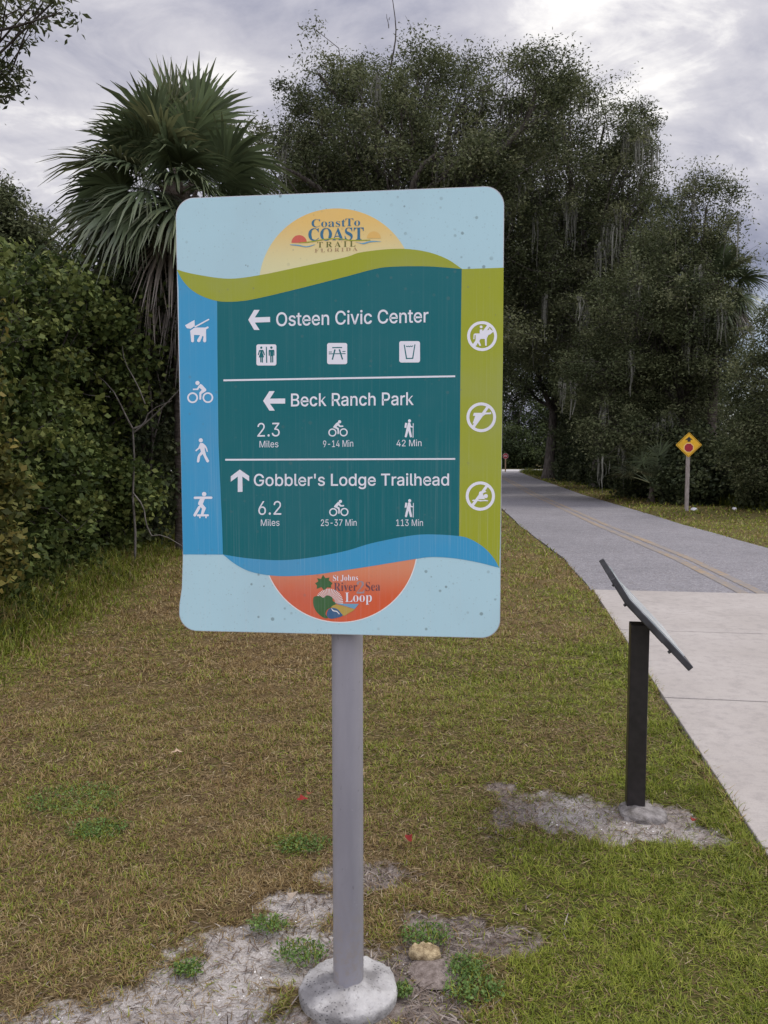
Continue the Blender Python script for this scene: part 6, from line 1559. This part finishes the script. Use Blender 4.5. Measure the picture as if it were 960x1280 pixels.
def palmetto(label, base, n, R, seed):
    rng = np.random.default_rng(seed)
    t = empty('palmetto', (base[0], base[1], 0), 0, label, 'palmetto')
    zs = np.linspace(-0.1, 0.5, 7)
    V, F = tubes_np([(np.stack([0.06 * np.sin(zs * 3), 0 * zs, zs], 1), 0.11 + 0.02 * np.cos(zs * 11))], 10)
    link('trunk', mesh_np('trunk', V, F, smooth=True), M['palm_bark'], t)
    for k in range(n):
        el = math.radians(rng.uniform(12, 84))
        az = k * 2.4 + rng.normal(0, 0.2)
        dv = np.array([math.cos(az) * math.cos(el), math.sin(az) * math.cos(el), math.sin(el)])
        me = frond_mesh('frond', np.array([0, 0, 0.60]), dv, R * rng.uniform(0.7, 1.0), R * rng.uniform(0.75, 1.0), 0.25, False, rng, nseg=30)
        a = me.attributes['tint'].data
        c = np.empty(len(a) * 4, dtype=np.float32)
        a.foreach_get('color', c)
        c = c.reshape(-1, 4)
        c[:, :3] = c[:, :3] * 1.35 + np.array([0.035, 0.03, 0.03])       # a bleached, greyer leaf than the palms'
        a.foreach_set('color', c.ravel())
        link('frond', me, M['frond'], t)


palmetto('pale spiky palmetto beside the trail, left of the yellow diamond sign', (8.55, 25.6), 18, 0.95, 53)


# ------------------------------------------------------------------ grass, weeds, litter
def blades(name, x, y, z, L, W, col, rng, tilt=(0.25, 1.25), curl=0.5, mat='grass'):
    n = len(x)
    az = rng.uniform(0, 2 * np.pi, n)
    t0 = rng.uniform(tilt[0], tilt[1], n)
    t1 = t0 + curl * rng.uniform(0.2, 1.2, n)
    h = np.stack([np.cos(az), np.sin(az)], 1)
    sd = np.stack([-np.sin(az), np.cos(az), np.zeros(n)], 1)
    tw = rng.normal(0, 0.5, n)
    sd[:, 2] = np.sin(tw) * 0.6
    d0 = np.concatenate([h * np.sin(t0)[:, None], np.cos(t0)[:, None]], 1)
    d1 = np.concatenate([h * np.sin(t1)[:, None], np.cos(t1)[:, None]], 1)
    p0 = np.stack([x, y, z], 1)
    p1 = p0 + d0 * (L * 0.55)[:, None]
    p2 = p1 + d1 * (L * 0.45)[:, None]
    floor = z + 0.004
    p1[:, 2] = np.maximum(p1[:, 2], floor)
    p2[:, 2] = np.maximum(p2[:, 2], floor)
    w = W[:, None] * sd * 0.5
    V = np.stack([p0 - w, p0 + w, p1 - w * 0.85, p1 + w * 0.85, p2 - w * 0.12, p2 + w * 0.12], 1).reshape(-1, 3)
    b = (np.arange(n) * 6)[:, None]
    F = np.concatenate([b + np.array([[0, 1, 3, 2]]), b + np.array([[2, 3, 5, 4]])], 1).reshape(-1, 4)
    return mesh_np(name, V, F, tint=np.repeat(col, 2, axis=0))


def scatter(y0, y1, dens, rng, mx=0.55, mg=0.9, xl=None):
    A = 0
    n = int(dens * (y1 - y0) * (2 * (mx * (y0 + y1) / 2 + mg)))
    y = rng.uniform(y0, y1, n)
    hw = mx * y + mg
    k = rng.random(n) < hw / (mx * y1 + mg)
    y = y[k]
    x = rng.uniform(-1, 1, len(y)) * (mx * y + mg)
    return x, y


DRY = np.array([[0.125, 0.075, 0.027], [0.22, 0.145, 0.055], [0.33, 0.240, 0.100], [0.44, 0.35, 0.19]])
GRN = np.array([[0.05, 0.075, 0.007], [0.135, 0.168, 0.014], [0.23, 0.262, 0.030], [0.36, 0.36, 0.065]])


def pick(pal, k):
    f = np.clip(k, 0, 0.999) * (len(pal) - 1)
    i = f.astype(int)
    return pal[i] * (1 - (f - i))[:, None] + pal[i + 1] * (f - i)[:, None]


def build_grass():
    rng = np.random.default_rng(101)
    X, Y, LL, WW = [], [], [], []
    for y0, y1, dens, L, W in ((1.5, 2.6, 34000, 0.025, 0.0025), (2.6, 3.8, 24000, 0.026, 0.0029), (3.8, 5.5, 14000, 0.029, 0.0038), (5.5, 8.0, 6600, 0.034, 0.0055), (8.0, 12.0, 2300, 0.046, 0.0090), (12.0, 19.0, 480, 0.06, 0.016), (19.0, 34.0, 130, 0.08, 0.03), (34, 62, 40, 0.10, 0.05)):
        x, y = scatter(y0, y1, dens, rng)
        # tufted: more blades where the turf is thick
        keep = rng.random(len(x)) < np.clip(0.5 + 3.2 * (fbm(x, y, 0.10, 61, 3) - 0.47), 0.06, 1)
        keep &= ~on_paved(x, y, -0.02)
        keep &= rng.random(len(x)) > 0.90 * ss(0.0, 0.8, bare_f(x, y))
        keep &= rng.random(len(x)) > 0.9 * humus_f(x, y)
        keep &= np.hypot(x + 0.108, y - 2.314) > 0.17
        keep &= np.hypot(x - 1.2, y - 3.56) > 0.11
        x, y = x[keep], y[keep]
        X.append(x)
        Y.append(y)
        LL.append(L * rng.uniform(0.55, 1.35, len(x)))
        WW.append(W * rng.uniform(0.7, 1.3, len(x)))
    x, y, L, W = map(np.concatenate, (X, Y, LL, WW))
    g = green_f(x, y)
    isg = rng.random(len(x)) < np.clip(g * 1.25 - 0.06, 0.03, 0.96)
    ton = np.clip(rng.beta(2.0, 2.2, len(x)) + 0.25 * (fbm(x, y, 0.4, 71, 3) - 0.5), 0, 0.99)
    col = np.where(isg[:, None], pick(GRN, ton), pick(DRY, ton))
    L = L * np.where(isg, 1.0 + 0.15 * (g > 0.75), 0.95) * (0.35 + 1.35 * fbm(x, y, 0.10, 61, 3))
    z = ground_z(x, y)
    z = np.where(on_paved(x, y, 0.12), np.maximum(z, -0.01), z)
    me = blades('lawn_grass', x, y, z, L, W, col, rng, (0.35, 1.45), 0.5)
    tag(link('lawn_grass', me, M['grass']), kind='stuff')
    # matted thatch lying between the blades
    X, Y, WW = [], [], []
    for y0, y1, dens, W in ((1.5, 2.6, 12000, 0.0022), (2.6, 3.8, 9000, 0.0027), (3.8, 5.5, 5000, 0.0036), (5.5, 8.5, 2200, 0.0055)):
        x, y = scatter(y0, y1, dens, rng)
        k = ~on_paved(x, y, 0.0) & (rng.random(len(x)) > 0.85 * bare_f(x, y)) & (np.hypot(x + 0.108, y - 2.314) > 0.17)
        X.append(x[k])
        Y.append(y[k])
        WW.append(W * rng.uniform(0.6, 1.3, k.sum()))
    x, y, W = map(np.concatenate, (X, Y, WW))
    g = green_f(x, y)
    pal = np.array([[0.07, 0.045, 0.022], [0.16, 0.105, 0.048], [0.28, 0.205, 0.10], [0.46, 0.38, 0.24]])
    col = np.where((rng.random(len(x)) < g * 0.6)[:, None], pick(GRN, rng.beta(2, 3, len(x))), pick(pal, rng.beta(1.6, 2, len(x))))
    me = blades('dry_thatch', x, y, ground_z(x, y) + 0.003, rng.uniform(0.012, 0.048, len(x)) * (W / 0.0027) ** 0.4, W, col, rng, (1.25, 1.58), 0.15)
    tag(link('dry_thatch', me, M['grass']), kind='stuff')
    # overhanging runners along the concrete edge
    n = 5200
    v = -rng.uniform(0, 1, n) ** 0.8 * 9
    u = -np.abs(rng.normal(0, 0.035, n)) + 0.012
    P = np.array([PCOR.x, PCOR.y]) + u[:, None] * np.array([PNRM.x, PNRM.y]) + v[:, None] * np.array([PDIR.x, PDIR.y])
    k = fbm(P[:, 0], P[:, 1], 0.35, 5) > 0.46
    P = P[k]
    me = blades('edge_grass', P[:, 0], P[:, 1], np.zeros(len(P)), rng.uniform(0.03, 0.075, len(P)), rng.uniform(0.003, 0.005, len(P)), np.where(rng.random((len(P), 1)) < 0.5, pick(GRN, rng.random(len(P))), pick(DRY, rng.random(len(P)))), rng, (0.6, 1.4), 0.4)
    tag(link('edge_grass', me, M['grass']), kind='stuff')
    # tall weeds where the lawn meets the thicket
    n = 26000
    y = rng.uniform(4.6, 17, n) ** 1.0
    edge = -3.2 - 0.03 * (y - 6) + 0.5 * (fbm(y, y * 0, 1.2, 31) - 0.5)
    x = edge - rng.exponential(0.33, n) + rng.normal(0.05, 0.14, n)
    L = rng.uniform(0.08, 0.32, n) * (0.35 + 0.9 * ss(0.15, -0.5, x - edge)) * (0.7 + 0.7 * fbm(x, y, 0.5, 81))
    ton = np.clip(rng.beta(2, 2.4, n), 0, 0.99)
    me = blades('tall_grass', x, y, ground_z(x, y), L, rng.uniform(0.006, 0.012, n), np.where(rng.random((n, 1)) < 0.72, pick(GRN, ton) * 0.85, pick(DRY, ton) * 0.8), rng, (0.05, 0.7), 0.9)
    tag(link('tall_grass', me, M['grass']), kind='stuff')
    # low broadleaf weeds at the thicket foot and far verge
    n = 9000
    y = rng.uniform(5, 16, n)
    edge = -3.3 - 0.03 * (y - 6) + 0.5 * (fbm(y, y * 0, 1.2, 31) - 0.5)
    x = edge - rng.exponential(0.35, n)
    zz = rng.uniform(0.02, 0.45, n) * np.clip((edge - x) * 2.0, 0.15, 1)
    me = leaves_mesh('ground_weeds', np.stack([x, y, zz], 1), rng.uniform(0.04, 0.09, n), VINE, rng, 0.6)
    tag(link('ground_weeds', me, M['leaf']), kind='stuff')
    n = 12000
    y = rng.uniform(19, 60, n)
    line = np.interp(y, [0, 20, 24, 40, 50, 62], [40, 11.5, 10.4, 10.9, 10.2, 10.5])
    x = line + np.abs(rng.normal(0, 0.7, n)) - 0.3
    me = blades('verge_weeds', x, y, np.zeros(n), rng.uniform(0.1, 0.5, n), rng.uniform(0.015, 0.03, n), pick(GRN, rng.random(n)) * 0.6, rng, (0.05, 0.8), 0.8)
    tag(link('verge_weeds', me, M['grass']), kind='stuff')


build_grass()


def build_litter():
    rng = np.random.default_rng(202)
    # wood chips, straw and shell grit on the bare soil
    n = 60000
    x = rng.uniform(-2.2, 2.2, n)
    y = rng.uniform(1.7, 4.4, n)
    k = (rng.random(n) < bare_f(x, y) * (0.3 + 0.7 * ss(-0.5, 0.0, x)) * 0.8 * (1 - 0.6 * ss(0.5, 0.8, x))) & ~on_paved(x, y) & (np.hypot(x + 0.108, y - 2.314) > 0.16)
    x, y = x[k], y[k]
    n = len(x)
    pal = np.array([[0.055, 0.04, 0.03], [0.13, 0.10, 0.08], [0.22, 0.18, 0.15], [0.38, 0.34, 0.30]])
    me = blades('straw_and_chips', x, y, ground_z(x, y) + 0.006, rng.uniform(0.015, 0.06, n), rng.uniform(0.002, 0.005, n), pick(pal, rng.beta(2, 2, n)), rng, (1.3, 1.58), 0.12)
    tag(link('straw_and_chips', me, M['moss']), kind='stuff')
    # white shell grit
    n = 230
    x = np.concatenate([rng.uniform(-1.0, 0.45, n), rng.uniform(0.6, 1.5, n // 3)])
    y = np.concatenate([rng.uniform(1.9, 2.9, n), rng.uniform(3.2, 3.8, n // 3)])
    k = (bare_f(x, y) > 0.3) & ~on_paved(x, y) & (np.hypot(x + 0.108, y - 2.314) > 0.17)
    x, y = x[k], y[k]
    mb = MB()
    for a, b in zip(x, y):
        s = rng.uniform(0.0012, 0.0042)
        M3 = Matrix.Translation((a, b, float(ground_z(a, b)) + s * 0.4)) @ Matrix.Rotation(rng.uniform(0, 6), 4, 'Z') @ Matrix.Rotation(rng.uniform(-.5, .5), 4, 'X')
        mb.box((0, 0, 0), (s * 2, s * 1.5, s), M3)
    o = mb.build('shell_grit', m_noisy('shell', (0.45, 0.43, 0.40), (0.75, 0.73, 0.7), 40, 0.6, 0.3, 0.0, 0.001))
    tag(o, kind='stuff')
    # a pitted tan stone and the little soil mound by it
    mb = MB()
    prof = [(0.034, -0.012), (0.041, 0.004), (0.040, 0.014), (0.032, 0.022), (0.016, 0.026), (0.006, 0.025)]
    mb.lathe(prof, (0, 0, 0), 30, 0.07, 12)
    for i, v in enumerate(mb.v):
        q = 0.012 * (float(vnoise(v[0] * 30 + 3, v[1] * 30 + 8, 0.30, 2)) - 0.5) + 0.010 * (float(vnoise(v[0] * 30, v[1] * 30, 0.1, 6)) - 0.5)
        mb.v[i] = (v[0] * 1.25, v[1] * 0.95, v[2] + q)
    st = mb.build('stone', m_noisy('tan_coral_stone', (0.20, 0.145, 0.08), (0.46, 0.37, 0.22), 55.0, 0.95, 0.15, 0.9, 0.006), smooth=True)
    st.location = (0.135, 2.515, -0.004)
    tag(st, 'pitted tan stone on the bare soil, right of the sign footing', 'stone')
    mb = MB()
    mb.lathe([(0.085, -0.006), (0.07, 0.002), (0.045, 0.008), (0.02, 0.012), (0.005, 0.0125)], (0, 0, 0), 36, 0.06, 7)
    so = mb.build('soil_mound', m_noisy('dark_sandy_soil', (0.12, 0.095, 0.08), (0.24, 0.20, 0.175), 60.0, 0.95, 0.1, 0.8, 0.006), smooth=True)
    so.location = (0.165, 2.435, -0.008)
    tag(so, 'small mound of dark soil just below the tan stone', 'soil mound')
    # low green weed clumps
    spots = [(0.145, 2.60, 0.075, 'green weed clump behind the tan stone'), (0.26, 2.435, 0.055, 'round weed clump right of the soil mound'), (0.275, 2.33, 0.08, 'spreading weed clump low right of the sign footing'), (0.045, 2.315, 0.035, 'tiny weed sprig between footing and weed clumps'),
             (-1.46, 3.66, 0.20, 'broad patch of dark green clover in the dry grass on the left'), (-1.24, 3.36, 0.11, 'brighter green clover patch below the broad patch'), (-0.62, 2.42, 0.04, 'small grassy tuft on the pale sand'), (-0.40, 2.66, 0.06, 'grass tuft at the upper rim of the pale sand'),
             (-0.34, 3.22, 0.10, 'dark green weed patch left of the sign pole'), (-0.27, 2.50, 0.075, 'green tuft on the sand just left of the sign pole')]
    for i, (a, b, r, lb) in enumerate(spots):
        t = empty('weed_clump', (a, b, 0), 0, lb, 'weed')
        n = int(2600 * r ** 0.75)
        rr = r * np.sqrt(rng.random(n)) * (0.8 + 0.4 * rng.random(n))
        an = rng.uniform(0, 6.28, n)
        zz = rng.uniform(0.004, 0.026, n)
        me = leaves_mesh('leaves', np.stack([rr * np.cos(an) * 1.15, rr * np.sin(an) * 0.8, zz], 1), rng.uniform(0.008, 0.017, n), [(0.05, 0.09, 0.022), (0.10, 0.17, 0.042), (0.18, 0.26, 0.08)], rng, 0.55, 1.4, -0.15)
        link('leaves', me, M['leaf'], t)
        m2 = int(n * 0.25)
        rr = r * np.sqrt(rng.random(m2))
        an = rng.uniform(0, 6.28, m2)
        me = blades('stems', rr * np.cos(an), rr * np.sin(an) * 0.8, np.zeros(m2), rng.uniform(0.02, 0.05, m2), np.full(m2, 0.0025), pick(GRN, rng.random(m2)), rng, (0.2, 1.1), 0.6)
        link('stems', me, M['grass'], t)
    # fallen leaves
    def leaf(a, b, s, c, lb, rz, curl=0.012):
        pts = [(0, 0)] + [(s * t, s * 0.34 * math.sin(math.pi * t) * (1 + 0.25 * math.sin(t * 16))) for t in (0.15, 0.3, 0.45, 0.6, 0.75, 0.9)] + [(s, 0)] + [(s * t, -s * 0.34 * math.sin(math.pi * t) * (1 + 0.25 * math.sin(t * 13))) for t in (0.9, 0.75, 0.6, 0.45, 0.3, 0.15)]
        V = [(p[0] - s / 2, p[1], 0.012 + curl * (abs(p[1]) / (s * 0.34)) ** 2 + curl * (p[0] / s - 0.5) ** 2) for p in pts]
        mid = [(s * t - s / 2, 0, 0.012 + curl * (t - 0.5) ** 2) for t in (0.15, 0.3, 0.45, 0.6, 0.75, 0.9)]
        n = len(V)
        V += mid
        F = [(0, n, 1), (0, 13, n)]
        for k in range(5):
            F += [(n + k, n + k + 1, k + 2, k + 1), (n + k + 1, n + k, 13 - k, 12 - k)]
        F += [(n + 5, 7, 6), (n + 5, 8, 7)]
        mb = MB()
        mb.add(V, F)
        o = mb.build('fallen_leaf', m_noisy('dry_leaf', tuple(x * 0.7 for x in c), c, 40, 0.7, 0.2, 0.1, 0.001))
        o.location = (a, b, float(ground_z(a, b)) + 0.028)
        o.rotation_euler = (rng.uniform(-.3, .3), rng.uniform(-.3, .3), rz)
        tag(o, lb, 'leaf')
    leaf(-0.38, 3.60, 0.055, (0.24, 0.02, 0.015), 'dark red fallen leaf in the grass left of the sign pole', 0.4)
    leaf(-0.36, 3.66, 0.04, (0.26, 0.09, 0.05), 'small pinkish leaf just above the dark red leaf', 1.4)
    leaf(0.10, 3.22, 0.05, (0.20, 0.02, 0.015), 'red fallen leaf in the grass right of the sign pole', 2.0)
    leaf(1.37, 3.43, 0.04, (0.22, 0.03, 0.02), 'red fallen leaf between the black post and the concrete', 0.9)
    leaf(-1.11, 4.17, 0.06, (0.42, 0.30, 0.20), 'pale tan fallen leaf in the dry grass on the left', 0.2)
    leaf(-0.33, 2.82, 0.06, (0.33, 0.27, 0.21), 'pale brown leaf at the upper rim of the bare sand', 1.0)
    # two white scraps by the warning sign
    for a, b, s, lb in ((8.55, 22.0, 0.16, 'white scrap on the grass right beside the warning sign post'), (9.75, 22.2, 0.13, 'white scrap on the grass farther right of the warning sign')):
        mb = MB()
        mb.lathe([(s * 0.5, 0.0), (s * 0.52, 0.02), (s * 0.42, 0.06), (s * 0.2, 0.075), (s * 0.02, 0.08)], (0, 0, 0), 14, 0.12, int(a * 7))
        o = mb.build('white_scrap', M.setdefault('scrap', m_noisy('white_scrap', (0.6, 0.6, 0.62), (0.8, 0.8, 0.8), 9.0)), smooth=True)
        o.location = (a, b, 0.0)
        tag(o, lb, 'litter')


build_litter()
